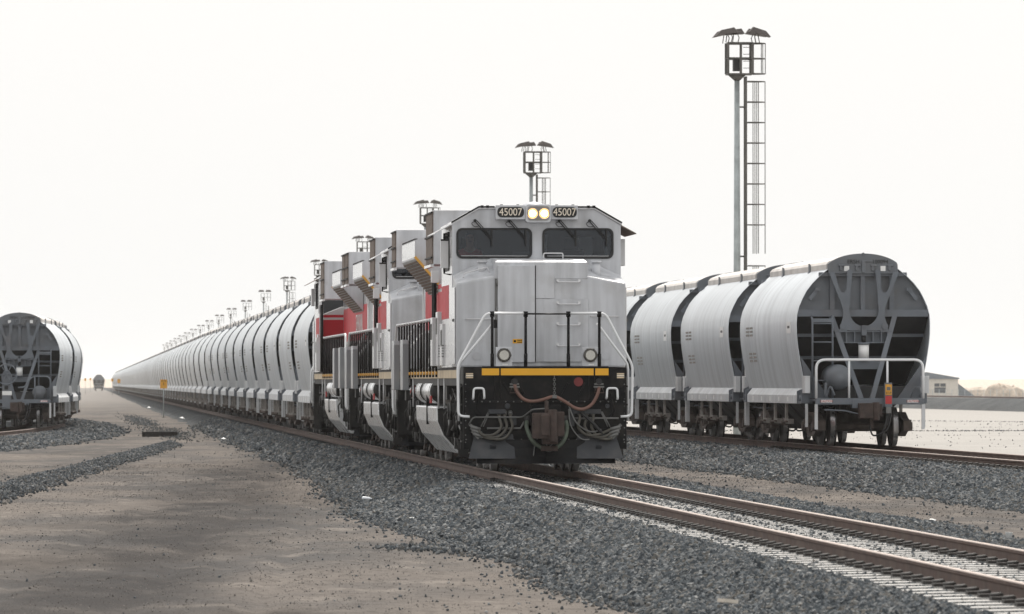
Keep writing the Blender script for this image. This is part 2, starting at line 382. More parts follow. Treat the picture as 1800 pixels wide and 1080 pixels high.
def stones_group(STONE):
    ng = bpy.data.node_groups.new('stone_scatter', 'GeometryNodeTree')
    ng.interface.new_socket('Geometry', in_out='INPUT', socket_type='NodeSocketGeometry'); ng.interface.new_socket('Geometry', in_out='OUTPUT', socket_type='NodeSocketGeometry')
    N = ng.nodes; L = ng.links; gi = N.new('NodeGroupInput'); go = N.new('NodeGroupOutput')
    join = N.new('GeometryNodeJoinGeometry')
    for k in range(5):
        ico = N.new('GeometryNodeMeshIcoSphere'); ico.inputs['Radius'].default_value = 1; ico.inputs['Subdivisions'].default_value = 1
        sp = N.new('GeometryNodeSetPosition'); nz = N.new('ShaderNodeTexNoise'); nz.noise_dimensions = '4D'; nz.inputs['W'].default_value = 7.3 * k; nz.inputs['Scale'].default_value = .9
        sub = N.new('ShaderNodeVectorMath'); sub.operation = 'SUBTRACT'; sub.inputs[1].default_value = (.5, .5, .5)
        sc = N.new('ShaderNodeVectorMath'); sc.operation = 'MULTIPLY'; sc.inputs[1].default_value = (2.2, 2.2, 1.9)
        L.new(nz.outputs['Color'], sub.inputs[0]); L.new(sub.outputs[0], sc.inputs[0]); L.new(ico.outputs[0], sp.inputs[0]); L.new(sc.outputs[0], sp.inputs['Offset'])
        sm = N.new('GeometryNodeSetMaterial'); sm.inputs['Material'].default_value = STONE; L.new(sp.outputs[0], sm.inputs[0])
        g2 = N.new('GeometryNodeGeometryToInstance'); L.new(sm.outputs[0], g2.inputs[0]); L.new(g2.outputs[0], join.inputs[0])
    ip = N.new('GeometryNodeInstanceOnPoints'); ip.inputs['Pick Instance'].default_value = True
    L.new(gi.outputs[0], ip.inputs['Points']); L.new(join.outputs[0], ip.inputs['Instance'])
    ri = N.new('FunctionNodeRandomValue'); ri.data_type = 'INT'; ri.inputs[4].default_value = 0; ri.inputs[5].default_value = 4; L.new(ri.outputs[2], ip.inputs['Instance Index'])
    rr = N.new('FunctionNodeRandomValue'); rr.data_type = 'FLOAT_VECTOR'; rr.inputs[0].default_value = (0, 0, 0); rr.inputs[1].default_value = (6.28, 6.28, 6.28); L.new(rr.outputs[0], ip.inputs['Rotation'])
    na = N.new('GeometryNodeInputNamedAttribute'); na.data_type = 'FLOAT'; na.inputs[0].default_value = 'size'
    rs = N.new('FunctionNodeRandomValue'); rs.data_type = 'FLOAT_VECTOR'; rs.inputs[0].default_value = (.7, .6, .45); rs.inputs[1].default_value = (1.35, 1.1, .8)
    ml = N.new('ShaderNodeVectorMath'); ml.operation = 'SCALE'; L.new(rs.outputs[0], ml.inputs[0]); L.new(na.outputs[0], ml.inputs['Scale']); L.new(ml.outputs[0], ip.inputs['Scale'])
    L.new(ip.outputs[0], go.inputs[0]); return ng
SG = stones_group(STONE)
GRITM = mat('sand_clod', (.150, .137, .126), .95, var=.2, nscale=3, rnd=.45)
SGG = stones_group(GRITM)
def stones(name, pts, sizes, label, grp=None):
    me = bpy.data.meshes.new(name); me.vertices.add(len(pts)); me.vertices.foreach_set('co', np.asarray(pts, dtype=np.float32).ravel())
    at = me.attributes.new('size', 'FLOAT', 'POINT'); at.data.foreach_set('value', np.asarray(sizes, dtype=np.float32)); me.update()
    o = bpy.data.objects.new(name, me); COL.objects.link(o); o.modifiers.new('scatter', 'NODES').node_group = grp or SG
    me.materials.append(STONE)
    return tag(o, label, 'gravel', kind='stuff')

def wob(y, s, a): return a * mn.noise(Vector((s, y * .11, 0))) + a * .55 * mn.noise(Vector((s + 9, y * .45, 4))) + a * .3 * mn.noise(Vector((s + 3, y * 1.4, 8)))
def bed_z(o, y, wl, wr, base, ground, seed):
    """ballast surface relative height: flat under the sleepers, falling to the toe at -wl / wr"""
    side = wl if o < 0 else wr
    side = side + wob(y, seed + (0 if o < 0 else 50), .34)
    flat = 1.55 + .6 * float(sst(side, 3.0, 4.4))
    a = abs(o); top = base - .188
    if a < flat: z = top
    else: z = top + (ground - top) * (a - flat) / (side - flat)
    return max(z, ground - .35) + (.004 if a < 1.45 else .022) * mn.noise(Vector((o * 2.2, y * 1.1, seed)))
def main_wl(y): return 2.75 + .75 * math.exp(-((y - 104) / 24) ** 2) - .25 * float(sst(y, 60, 75)) + .25 - .3 * float(sst(y, 135, 170))
def bed(name, cx, zf, wl, wr, gl, gr, seed, Y, label):
    offs = [-7, -6, -5.2, -4.6, -4.2] + list(np.arange(-3.9, 3.91, .3)) + [4.2, 4.6, 5.2, 6, 7]
    rows = []
    for y in Y:
        x0 = cx(y); b = zf(y)
        rows.append([(x0 + o, y, bed_z(o, y, wl(y) if callable(wl) else wl, wr, b, (gl(y) if o < 0 else gr(y)), seed)) for o in offs])
    o = MB().loft(rows).build(name, GRAVEL); return tag(o, label, 'gravel', kind='stuff')
gl_main = lambda y: ground_z(5.5, y); gr_main = lambda y: -.42 + main_z(y)
Yn = np.concatenate([np.arange(36, 170, .8), np.arange(170, 420, 4), np.geomspace(420, 2400, 40)])
bed('ballast', main_x, main_z, main_wl, 3.65, gl_main, gr_main, 1, Yn, 'grey ballast bed under the long train and its locomotives')
bed('ballast', right_x, lambda y: RIGHT_Z, 4.25, 3.6, lambda y: -.42, lambda y: -.5, 21, np.concatenate([np.arange(50, 210, .8), np.arange(210, 420, 5)]), 'grey ballast bed under the short wagon rake beyond the locomotives')
bed('ballast', left_x, lambda y: LEFT_Z, 3.7, 3.3, lambda y: ground_z(-3, y), lambda y: ground_z(2, y), 41, np.concatenate([np.arange(150, 330, 1.5), np.arange(330, 420, 5)]), 'grey ballast bed curving away under the rake of pale wagons')

def scatter(cx, zf, wl, wr, gl, gr, seed, o0, o1, y0, y1, dens, size, hole=None):
    n = int((o1 - o0) * (y1 - y0) * dens); P = []; Z = []
    os_ = rng.uniform(o0, o1, n); yy = rng.uniform(y0, y1, n); u = rng.random(n)
    for o, y, q in zip(os_, yy, u):
        W = (wl(y) if callable(wl) else wl) if o < 0 else wr
        side = W + wob(y, seed + (0 if o < 0 else 50), .34)
        a = abs(o)
        gz = gl(y) if o < 0 else gr(y)
        x = cx(y) + o; s = size * (.65 + .7 * q)
        if a > side - .1:
            if q > math.exp(-(a - side + .1) * 8): continue
            z = ground_z(x, y) + s * .3
        else:
            z = bed_z(o, y, W, wr, zf(y), gz, seed) + s * (.35 if a > 2.0 else .05 if a > 1.35 else -.30)
        if a < 1.35:
            k = (y % SLP) / SLP
            if .045 < k < .415: continue
        if .68 < a < .86: continue
        P.append((x, y, z)); Z.append(s)
    return P, Z
SLP = .68
P = []; Z = []
def bands(cx, zf, wl, wr, gl, gr, seed, o0, o1, y0, y1, step, dens, size):
    y = y0
    while y < y1:
        m_ = y + step / 2
        p, z = scatter(cx, zf, wl, wr, gl, gr, seed, o0, o1, y, y + step, dens * min(1, (72 / m_) ** 1.7), size * (m_ / 72) ** .62); P.extend(p); Z.extend(z); y += step
M_ = (main_x, main_z, main_wl, 3.65, gl_main, gr_main, 1)
bands(*M_, -4.3, -1.32, 44, 300, 8, 560, .037); bands(*M_, -1.32, 1.32, 44, 170, 8, 430, .033); bands(*M_, 1.32, 4.9, 58, 170, 8, 520, .037)
R_ = (right_x, lambda y: RIGHT_Z, 4.25, 3.6, lambda y: -.42, lambda y: -.5, 21)
bands(*R_, -4.7, -1.32, 80, 200, 8, 560, .036); bands(*R_, -1.32, 1.6, 95, 150, 8, 330, .036)
L_ = (left_x, lambda y: LEFT_Z, 3.7, 3.3, lambda y: ground_z(-3, y), lambda y: ground_z(2, y), 41)
bands(*L_, .9, 4.2, 170, 330, 10, 600, .037); bands(*L_, -4.2, -.9, 170, 250, 10, 300, .04)
stones('ballast_stones', P, Z, 'loose grey ballast stones heaped on the track shoulders')
# windrow of dark gravel, spilled tongues and loose stones on the sand
P = []; Z = []
for _ in range(42000):
    y = random.uniform(95, 222); t = (y - 124) / 92
    cx_ = -1.55 + 4.95 * t + .25 * mn.noise(Vector((y * .08, 1, 1))); hw = (.62 + .2 * mn.noise(Vector((y * .3, 5, 1)))) * (1 - .35 * max(0, t))
    x = cx_ + random.gauss(0, .45) * hw; d = abs(x - cx_) / hw
    P.append((x, y, ground_z(x, y) + .02 + .14 * max(0, 1 - d * .9) * random.random())); Z.append(random.uniform(.018, .042))
for (cx_, cy_, rx, ry, k) in ((5.35, 83.5, .75, 1.6, 520), (4.75, 84.2, .55, .9, 200), (5.9, 73.5, .45, 1.2, 260), (6.2, 70, .3, 1.2, 120), (4.4, 262, .9, 22, 900), (3.9, 330, .7, 50, 1500), (5.6, 97, .4, 9, 420)):
    for _ in range(k):
        x = random.gauss(cx_, rx * .5); y = random.gauss(cy_, ry * .6)
        P.append((x, y, ground_z(x, y) + .015 + .03 * random.random())); Z.append(random.uniform(.015, .038))
for _ in range(900):
    y = random.uniform(52, 200) if random.random() < .7 else random.uniform(52, 100); x = main_x(y) - 3.0 - abs(random.gauss(0, 1.6)) if random.random() < .6 else random.uniform(-7, 6)
    P.append((x, y, ground_z(x, y) + .008)); Z.append(random.uniform(.008, .024))
for _ in range(260):
    y = random.uniform(75, 170); x = random.uniform(13, 15.2)
    P.append((x, y, ground_z(x, y) + .01)); Z.append(random.uniform(.012, .035))
for _ in range(5200):
    y = random.choice((random.gauss(262, 1.2), random.gauss(262, 1.2), random.gauss(330, 2), random.uniform(190, 330))); x = random.uniform(22, 62)
    P.append((x, y, ground_z(x, y) + .02)); Z.append(random.uniform(.01, .03))
stones('loose_gravel', P, Z, 'dark gravel windrow and scattered stones on the sandy ground')

P = []; Z = []
for _ in range(62000):
    y = 50 + 120 * random.random() ** 1.5; x = random.uniform(-9, 6.3)
    if mn.noise(Vector((x * .5, y * .16, 9))) + .45 * mn.noise(Vector((x * 2, y * .7, 1))) < random.uniform(-.6, .35): continue
    r = random.random(); P.append((x, y, ground_z(x, y) + .002)); Z.append(.0045 + .010 * r ** 4 + .004 * (y - 50) / 100)
for _ in range(4000):
    y = random.uniform(85, 170); x = random.uniform(12.6, 15.4); P.append((x, y, ground_z(x, y) + .003)); Z.append(random.uniform(.006, .016))
stones('sand_grit', P, Z, 'small sandy clods and grit lying on the brown yard ground', SGG)
# ---- rails and sleepers
RP = [(-.07, -.172), (.07, -.172), (.07, -.158), (.022, -.14), (.009, -.125), (.009, -.05), (.034, -.036), (.036, -.008), (.028, 0), (-.028, 0), (-.036, -.008), (-.034, -.036), (-.009, -.05), (-.009, -.125), (-.022, -.14), (-.07, -.158)]
def rail(cx, zf, off, Y, parent):
    mb = MB(); n = len(RP); rows = [[(cx(y) + off + p[0], y, zf(y) + p[1]) for p in RP] for y in Y]
    vs = [p for r in rows for p in r]; N = len(rows)
    for i in range(n):
        m = 1 if 7 <= i <= 9 else 0
        mb.add([], [], 0)
    mb.v = vs
    for j in range(N - 1):
        for i in range(n):
            mb.f.append([j * n + i, j * n + (i + 1) % n, (j + 1) * n + (i + 1) % n, (j + 1) * n + i]); mb.m.append(1 if 7 <= i <= 9 else 0); mb.sm.append(False)
    mb.f.append(list(range(n))); mb.m.append(0); mb.sm.append(False)
    o = mb.build('rail', [RAILM, RAILT], parent); return o
def sleeper_mb(c, y, z, ang=0.0, mb=None):
    mb = mb or MB(); ca, sa = math.cos(ang), math.sin(ang)
    prof = [(-1.3, .10), (-1.3, .0), (-1.05, .012), (-.35, -.01), (.35, -.01), (1.05, .012), (1.3, .0), (1.3, .10)]
    vs = []
    for hw, dz in ((.13, 0),):
        for x, q in ((-1.3, .0), (-1.0, .006), (-.4, .004), (.4, .004), (1.0, .006), (1.3, .0)):
            for yy, zz in ((-.15, -.14), (-.125, q), (.125, q), (.15, -.14)):
                vs.append((c + x * ca - yy * sa, y + x * sa + yy * ca, z - .172 + zz))
    fs = []
    for i in range(5):
        for k in range(3): fs.append((i * 4 + k, i * 4 + k + 1, (i + 1) * 4 + k + 1, (i + 1) * 4 + k))
    fs += [(0, 1, 2, 3), (20, 21, 22, 23)]
    return mb.add(vs, fs)
def clip_mb():
    mb = MB()
    mb.box(-.05, .05, -.07, .07, -.02, .028); mb.tube([(-.06, -.05, .03), (-.04, -.02, .055), (.05, -.02, .045), (.05, .03, .045), (-.05, .05, .05)], .014, 5)
    return mb
CLIPME = clip_mb().mesh('rail_clip', CLIP)
SLEEPME = sleeper_mb(0, 0, 0).mesh('sleeper', CONC)
JOINTME = MB().box(-.012, .012, -.35, .35, -.125, -.05).mesh('fishplate', RAILM)
def track(label, cx, zf, Yrail, y0, nparts, y1, clips=True):
    t = thing('railway_track', label, 'railway track')
    for s in (-1, 1): rail(cx, zf, s * .7525, Yrail, t)
    y = y0 - (y0 % SLP) + SLP * .23; k = 0; rest = MB(); rc = MB()
    while y < y1:
        ang = -(cx(y + .5) - cx(y - .5))
        if k < nparts:
            o = bpy.data.objects.new('sleeper', SLEEPME); COL.objects.link(o); o.parent = t; o.location = (cx(y), y, zf(y)); o.rotation_euler = (0, 0, ang)
            if clips:
                for x in (-.7525 - .12, -.7525 + .12, .7525 - .12, .7525 + .12):
                    q = bpy.data.objects.new('rail_clip', CLIPME); COL.objects.link(q); q.parent = o; q.location = (x, 0, -.165); q.rotation_euler = (0, 0, PI if x % 1.505 < .7525 else 0)
        else: sleeper_mb(cx(y), y, zf(y), ang, rest)
        y += SLP; k += 1
    if rest.v:
        o = rest.build('sleepers', CONC, t); o['kind'] = 'stuff'
    return t
track('rusty main railway track with pale sleepers running under the locomotives', main_x, main_z, np.concatenate([np.arange(36, 200, 8), np.arange(200, 2400, 25)]), 44, 100, 135)
track('rusty railway track under the short rake of grey wagons', right_x, lambda y: RIGHT_Z, np.arange(60, 420, 8), 88, 100, 185)
track('rusty railway track curving away under the pale wagons', left_x, lambda y: LEFT_Z, np.arange(150, 420, 3), 195, 100, 290, False)

# ------------------------------------------------------------------ locomotive (local: y=0 front plate, x lateral, z from rail head)
def wheelset(parent, y, r, tw, axle_r=.09):
    o = MB().cyl((-.62, y, r), (.62, y, r), axle_r, n=12).build('axle', BOGIE, parent)
    for s in (-1, 1):
        pr = [(.12, s * .80), (r * .62, s * .775), (r * .70, s * .80), (r * .93, s * .81), (r, s * .81), (r + .003, s * .70), (r + .03, s * .685), (r + .03, s * .665), (r * .9, s * .665), (r * .7, s * .70), (.12, s * .69)]
        MB().lathe(pr, 'x', (0, y, r), 28, mats=[0, 0, 0, 0, 1, 0, 0, 0, 0, 0]).build('wheel', [WHEEL, TREAD], parent)

def loco_truck(parent, yc, flip):
    """three axle truck under the locomotive"""
    t = MB()
    for s in (-1, 1):
        X = s * 1.02
        poly = [(yc - 2.55, .62), (yc - 2.55, .86), (yc - 2.2, .95), (yc - 1.2, .80), (yc - .7, .95), (yc + .7, .95), (yc + 1.2, .80), (yc + 2.2, .95), (yc + 2.55, .86), (yc + 2.55, .62), (yc + 2.2, .5), (yc + 1.2, .52), (yc + .6, .60), (yc - .6, .60), (yc - 1.2, .52), (yc - 2.2, .5)]
        t.prism(poly, X - .09, X + .09, 'x')
    t.box(-1.0, 1.0, yc - 1.2, yc - .8, .6, .95); t.box(-1.0, 1.0, yc + .8, yc + 1.2, .6, .95); t.box(-.9, .9, yc - .3, yc + .3, .7, 1.5)
    f = t.build('truck_frame', BLACKM, parent, bevel=.015)
    for s in (-1, 1):
        for k in (-1.8, 0, 1.8):
            mb = MB(); mb.cyl((s * .9, yc + k, .53), (s * 1.24, yc + k, .53), .17, n=14); mb.box(s * 1.1 - .12, s * 1.1 + .12, yc + k - .22, yc + k + .22, .38, .66)
            mb.build('journal_box', BLACKM, f)
            sp = MB(); h = []
            for q in range(33): h.append((s * 1.16 + .075 * math.cos(q * .8), yc + k + .4 + .075 * math.sin(q * .8), .52 + q * .012))
            sp.tube(h, .018, 5); sp.build('coil_spring', BLACKM, f)
        for k in (-.95, 1.0):
            mb = MB(); mb.cyl((s * 1.22, yc + k, 1.30), (s * 1.36, yc + k + .35, .62), .062, n=10); mb.cyl((s * 1.25, yc + k + .08, 1.14), (s * 1.29, yc + k + .16, 1.0), .075, n=10, m=1)
            mb.build('damper', [BLACKM, RUST], f)
        for k in (-1.9, 1.1):
            mb = MB(); mb.cyl((s * 1.0, yc + k, 1.08), (s * 1.42, yc + k, 1.08), .155, n=18); mb.cyl((s * 1.36, yc + k, 1.08), (s * 1.385, yc + k, 1.08), .17, n=18, m=1); mb.tube([(s * 1.42, yc + k, 1.08), (s * 1.48, yc + k, 1.0), (s * 1.46, yc + k + .1, .7)], .02, 6)
            mb.build('brake_cylinder', [BLACKM, DSTEEL], f)
        pm = MB(); pm.tube(smooth_path([(s * 1.3, yc - 2.6, .9), (s * 1.32, yc - 1.5, .75), (s * 1.3, yc, .9), (s * 1.33, yc + 1.4, .72), (s * 1.3, yc + 2.5, .9)], 5), .022, 6)
        for k in (-2.3, -.5, .55, 2.2): pm.tube([(s * 1.25, yc + k, 1.25), (s * 1.3, yc + k + .05, .9), (s * 1.25, yc + k, .45)], .02, 6)
        pm.build('brake_pipe', DSTEEL, f)
        for k in (-1.8, 0, 1.8):
            sb = MB(); sb.beam((s * 1.0, yc + k, .30), (s * 1.0, yc + k + .55, .22), .05, .09); sb.beam((s * .8, yc + k + .6, .12), (s * .8, yc + k + .62, .62), .09, .07)
            sb.build('brake_shoe_hanger', RUST, f)
    for k in (-1.8, 0, 1.8): wheelset(f, yc + k, .53, .14)

def make_loco():
    t = thing('locomotive', 'grey diesel locomotive', 'locomotive')
    B = lambda: MB()
    # frame, front plate
    B().box(-1.47, 1.47, .06, 22.1, 1.56, 1.895).build('underframe', BLACKM, t, bevel=.01)
    B().box(-.9, .9, .4, 22.0, .95, 1.55).build('centre_sill', BLACKM, t)
    for s in (-1, 1):
        o = B().box(s * 1.475 - .02, s * 1.475 + .035, .9, 21.3, 1.70, 1.85).build('side_sill', TAN, t)
    for y0, d in ((0, 1), (22.15, -1)):
        fp = B(); z0 = .43
        out = [(-1.47, 1.9), (-1.47, z0), (-1.30, z0), (-1.30, .70), (-1.0, .70), (-1.0, .52), (1.0, .52), (1.0, .70), (1.30, .70), (1.30, z0), (1.47, z0), (1.47, 1.9)]
        fp.prism(out, y0, y0 + d * .04)
        p = fp.build('front_plate', BLACK, t, bevel=.006)
        q = B(); q.box(-1.14, 1.14, y0 - d * .05, y0, 1.735, 1.915)
        for u in (-.9, -.81, .80, .9): q.beam((u, y0 - d * .02, 1.74), (u, y0 - d * .02, 1.32), .02, .05)
        for u, s in ((-.75, 1), (-.48, 1), (.42, -1), (.72, -1)): q.beam((u, y0 - d * .02, 1.62), (u + s * .11, y0 - d * .02, 1.40), .035, .03)
        q.box(-1.2, 1.2, y0 - d * .03, y0, 1.26, 1.30); q.box(-1.1, 1.1, y0 - d * .03, y0, .78, .80)
        q.box(-.27, .27, y0 - d * .12, y0, .85, 1.22)
        for s in (-1, 1):
            q.prism([(s * 1.44, 1.55), (s * 1.22, 1.52), (s * 1.24, 1.05), (s * 1.30, .95), (s * 1.44, .95)], y0 - d * .02, y0)
            q.tube([(s * 1.18, y0 - d * .04, 1.42), (s * 1.24, y0 - d * .04, 1.1), (s * 1.1, y0 - d * .05, .95)], .02, 6)
        q.build('plate_rib', BLACK, p, bevel=.004)
        b = B(); b.box(-1.142, -.83, y0 - d * .056, y0 - d * .05, 1.752, 1.875); b.box(-.80, .87, y0 - d * .056, y0 - d * .05, 1.752, 1.875); b.box(.90, 1.14, y0 - d * .056, y0 - d * .05, 1.752, 1.875)
        b.build('reflective_stripe', YELLOW, p)
        for s in (-1, 1):
            m = B()
            for k in range(3): m.box(s * 1.36 - .065, s * 1.36 + .065, y0 - d * .008, y0, 1.70 + k * .033, 1.725 + k * .033, k % 2)
            m.build('small_plate', [TAN, CREAM], p)
            g = B(); g.tube(round_path([(s * 1.30, y0, 1.33), (s * 1.30, y0 - d * .11, 1.33), (s * 1.29, y0 - d * .11, 1.52), (s * 1.11, y0 - d * .11, 1.52), (s * 1.10, y0 - d * .11, 1.34), (s * 1.10, y0, 1.34)], .05), .02, 8)
            g.build('grab_handle', WHITE, p)
            # curved step plates
            sp = B(); rows = []
            for k in range(7):
                a = k / 6; z = .70 - .44 * a; yy = y0 - d * (.10 + .16 * a * a - .05 * (1 - a)); w0, w1 = .58 - .03 * a, 1.27 + .12 * a
                rows.append([(s * w0, yy, z), (s * w1, yy, z)])
            sp.loft(rows); sp.loft([[(x, y + d * .02, z) for x, y, z in r] for r in rows])
            sp.box(s * .95 - .2, s * .95 + .2, y0 - d * .1, y0, .62, .66); sp.beam((s * .95, y0, .5), (s * .95, y0 - d * .15, .45), .1, .06)
            sp.build('step_plate', PLATEG, p)
            # air hoses, three each side, sweeping out to the dummy couplings
            for k in range(3):
                xs0 = s * (.83 - .1 * k) if s < 0 else s * (.62 + .12 * k)
                h = B(); x1 = s * (1.22 - .02 * k)
                h.tube(smooth_path([(xs0, y0 - d * .04, 1.08), (xs0, y0 - d * .09, .98), (xs0 - s * .03, y0 - d * .12, .82), (xs0 + s * .10, y0 - d * .14, .69 - .03 * k), (xs0 + s * .30, y0 - d * .15, .68 - .035 * k), (x1, y0 - d * .12, .80 - .07 * k)], 5), .026, 8)
                h.tube([(x1 - s * .05, y0 - d * .12, .78 - .07 * k), (x1 + s * .12, y0 - d * .12, .83 - .06 * k)], .033, 8, 1)
                h.beam((x1 + s * .02, y0 - d * .12, .76 - .07 * k), (x1 + s * .14, y0 - d * .12, .87 - .06 * k), .02, .05, 1)
                h.cyl((xs0, y0, 1.10), (xs0, y0 - d * .06, 1.05), .04, n=8, m=1)
                h.build('air_hose', [HOSED, DSTEEL], p)
            c = B(); c.tube([(s * 1.02, y0 - d * .05, 1.10), (s * 1.16, y0 - d * .1, .83)], .012, 5); c.tube([(s * 1.0, y0 - d * .05, 1.10), (s * 1.12, y0 - d * .1, .83)], .012, 5); c.build('hanger_rod', DSTEEL, p)
        # multiple unit cable draped between two sockets, chain
        h = B(); yy = y0 - d * .13
        pts = [(-.555, y0 - d * .1, 1.59), (-.52, yy, 1.46), (-.40, yy - d * .02, 1.325), (-.24, yy, 1.285), (-.05, yy, 1.315), (.15, yy, 1.37), (.33, yy, 1.29), (.52, yy, 1.17), (.68, yy - d * .02, 1.145), (.83, yy, 1.23), (.93, yy, 1.40), (.965, y0 - d * .1, 1.54)]
        h.tube(smooth_path(pts, 5), .031, 10); h.build('jumper_cable', HOSE, p)
        c = B(); z = 1.74
        for k in range(9):
            r = .022; zz = 1.735 - k * .04
            c.tube([(.16 + (r * math.cos(a) if k % 2 else 0), y0 - d * .09 + (0 if k % 2 else r * math.cos(a)), zz - .02 + .028 * math.sin(a)) for a in [2 * PI * j / 8 for j in range(9)]], .006, 4)
        c.box(.12, .20, yy - d * .035, yy + d * .035, 1.34, 1.40); c.build('chain', DSTEEL, p)
        for u in (-.555, .965):
            m = B(); m.box(u - .08, u + .08, y0 - d * .10, y0, 1.58, 1.61); m.box(u - .09, u + .09, y0 - d * .12, y0, 1.53, 1.56); m.cyl((u, y0, 1.64), (u, y0 - d * .13, 1.64), .055, n=14, m=1)
            m.tube([(u - .05, y0 - d * .12, 1.53), (u - .09, y0 - d * .12, 1.44), (u + .09, y0 - d * .12, 1.44), (u + .05, y0 - d * .12, 1.53)], .011, 5, 2); m.build('jumper_socket', [DSTEEL, RUBBER, RUST], p)
        B().cyl((.60, y0, 1.635), (.60, y0 - d * .02, 1.635), .082, n=24).build('red_disc', REDD, p)
        # coupler
        k = B(); k.box(-.16, .16, y0 - d * .45, y0 - d * .08, .70, 1.03); k.box(-.27, .03, y0 - d * .74, y0 - d * .38, .62, 1.08); k.box(.03, .30, y0 - d * .62, y0 - d * .40, .66, 1.10)
        k.box(-.13, .02, y0 - d * .80, y0 - d * .72, .68, 1.05); k.cyl((.08, y0 - d * .68, .56), (.08, y0 - d * .68, 1.14), .085, n=14); k.box(-.10, .18, y0 - d * .66, y0 - d * .5, .52, .66); k.cyl((-.02, y0 - d * .6, 1.05), (-.02, y0 - d * .6, 1.30), .035, n=8)
        k.build('coupler', RUST, p, bevel=.02)
        h = B(); h.tube(smooth_path([(-.33, y0 - d * .05, .95), (-.34, y0 - d * .2, .80), (-.25, y0 - d * .3, .58), (-.10, y0 - d * .33, .46), (.05, y0 - d * .33, .415)], 6), .038, 10); h.tube(smooth_path([(.37, y0 - d * .05, .95), (.38, y0 - d * .2, .80), (.32, y0 - d * .3, .60), (.20, y0 - d * .33, .47), (.05, y0 - d * .33, .415)], 6), .038, 10)
        h.beam((-.10, y0 - d * .34, .44), (.20, y0 - d * .34, .44), .07, .09, 1); h.cyl((-.33, y0 - d * .05, .84), (-.33, y0 - d * .05, 1.03), .06, n=10, m=2); h.cyl((.37, y0 - d * .05, .84), (.37, y0 - d * .05, 1.03), .06, n=10, m=2)
        h.build('brake_hose', [HOSEG, RUST, BLACKM], p)
        c = B(); c.tube([(-.15, y0 - d * .3, .78), (.03, y0 - d * .33, .46)], .01, 4); c.tube([(.28, y0 - d * .3, .78), (.06, y0 - d * .33, .46)], .01, 4)
        c.tube(smooth_path([(.42, y0 - d * .1, 1.15), (.45, y0 - d * .15, .85), (.62, y0 - d * .2, .62), (.78, y0 - d * .2, .6)], 5), .012, 5); c.tube(smooth_path([(.42, y0 - d * .1, 1.2), (.55, y0 - d * .15, .9), (.8, y0 - d * .15, .74), (1.0, y0 - d * .15, .78)], 5), .014, 5)
        c.tube([(-.2, y0 - d * .2, .5), (-.24, y0 - d * .24, .2)], .012, 4); c.build('safety_chain', DSTEEL, p)
        c = B(); c.tube(smooth_path([(.62, y0 - d * .1, 1.1), (.82, y0 - d * .16, .92), (1.02, y0 - d * .14, .70)], 5), .03, 8)
        c.build('hose_spare', RUBBER, p).name = 'spare_hose'
        # uncoupling rod, pipes and bolt rows on the plate
        ur = B(); ur.tube(round_path([(-1.38, y0 - d * .05, .86), (-1.30, y0 - d * .10, 1.0), (-.42, y0 - d * .12, 1.0), (-.25, y0 - d * .3, 1.14), (.02, y0 - d * .5, 1.16)], .05), .014, 6); ur.tube([(.45, y0 - d * .06, .98), (1.32, y0 - d * .06, .98)], .02, 6); ur.tube([(-1.05, y0 - d * .05, .80), (-.45, y0 - d * .05, .80), (-.36, y0 - d * .05, .95)], .022, 6); ur.build('uncoupling_rod', DSTEEL, p)
        bt = B()
        for u in [-1.42 + .142 * k for k in range(21)]:
            for zz in (1.28, .60): bt.cyl((u, y0, zz), (u, y0 - d * .045, zz), .014, n=6)
        for zz in [.55 + .13 * k for k in range(10)]:
            for u in (-1.43, 1.43): bt.cyl((u, y0, zz), (u, y0 - d * .02, zz), .013, n=6)
        bt.build('bolt_row', DSTEEL, p)
        vb = B(); vb.box(-1.02, -.72, y0 - d * .10, y0, 1.06, 1.14); vb.box(.5, 1.0, y0 - d * .10, y0, 1.06, 1.14); vb.box(-.62, -.52, y0 - d * .08, y0, .86, 1.02); vb.box(.44, .52, y0 - d * .09, y0, .84, 1.2); vb.cyl((-.68, y0, 1.2), (-.68, y0 - d * .08, 1.2), .05, n=10); vb.cyl((1.12, y0, 1.2), (1.12, y0 - d * .06, 1.2), .04, n=10); vb.build('valve_block', PLATEG, p, bevel=.006)
        # plough
        pl = B(); rows = []
        for zz, oy in ((.60, .02), (.45, .06), (.30, .14), (.17, .26)):
            rows.append([(x, y0 - d * (oy + .12 * (1 - abs(x) / 1.25)), zz) for x in (-1.247, -.6, 0, .6, 1.247)])
        pl.loft(rows, smooth=False); pl.loft([[(x, y + d * .025, z) for x, y, z in r] for r in rows], smooth=False); pl.box(-1.24, 1.24, y0, y0 + d * .05, .3, .62)
        pl.build('plough', BLACK, t)
        # handrails
        for u in (-.953, -.351, .418, .975):
            m = B(); m.tube([(u, y0 - d * .02, 1.9), (u, y0 - d * .02, 2.89)], .026, 10); m.cyl((u, y0 - d * .02, 1.9), (u, y0 - d * .02, 2.14), .034, n=10); m.cyl((u, y0 - d * .02, 2.80), (u, y0 - d * .02, 2.90), .042, n=10)
            if u == -.953: m.box(u + .03, u + .09, y0 - d * .05, y0 + d * .02, 2.60, 2.75)
            m.build('handrail_post', BLACK, t)
        B().tube([(-.33, y0 - d * .02, 2.855), (.40, y0 - d * .02, 2.855)], .015, 8).build('safety_bar', BLACK, t)
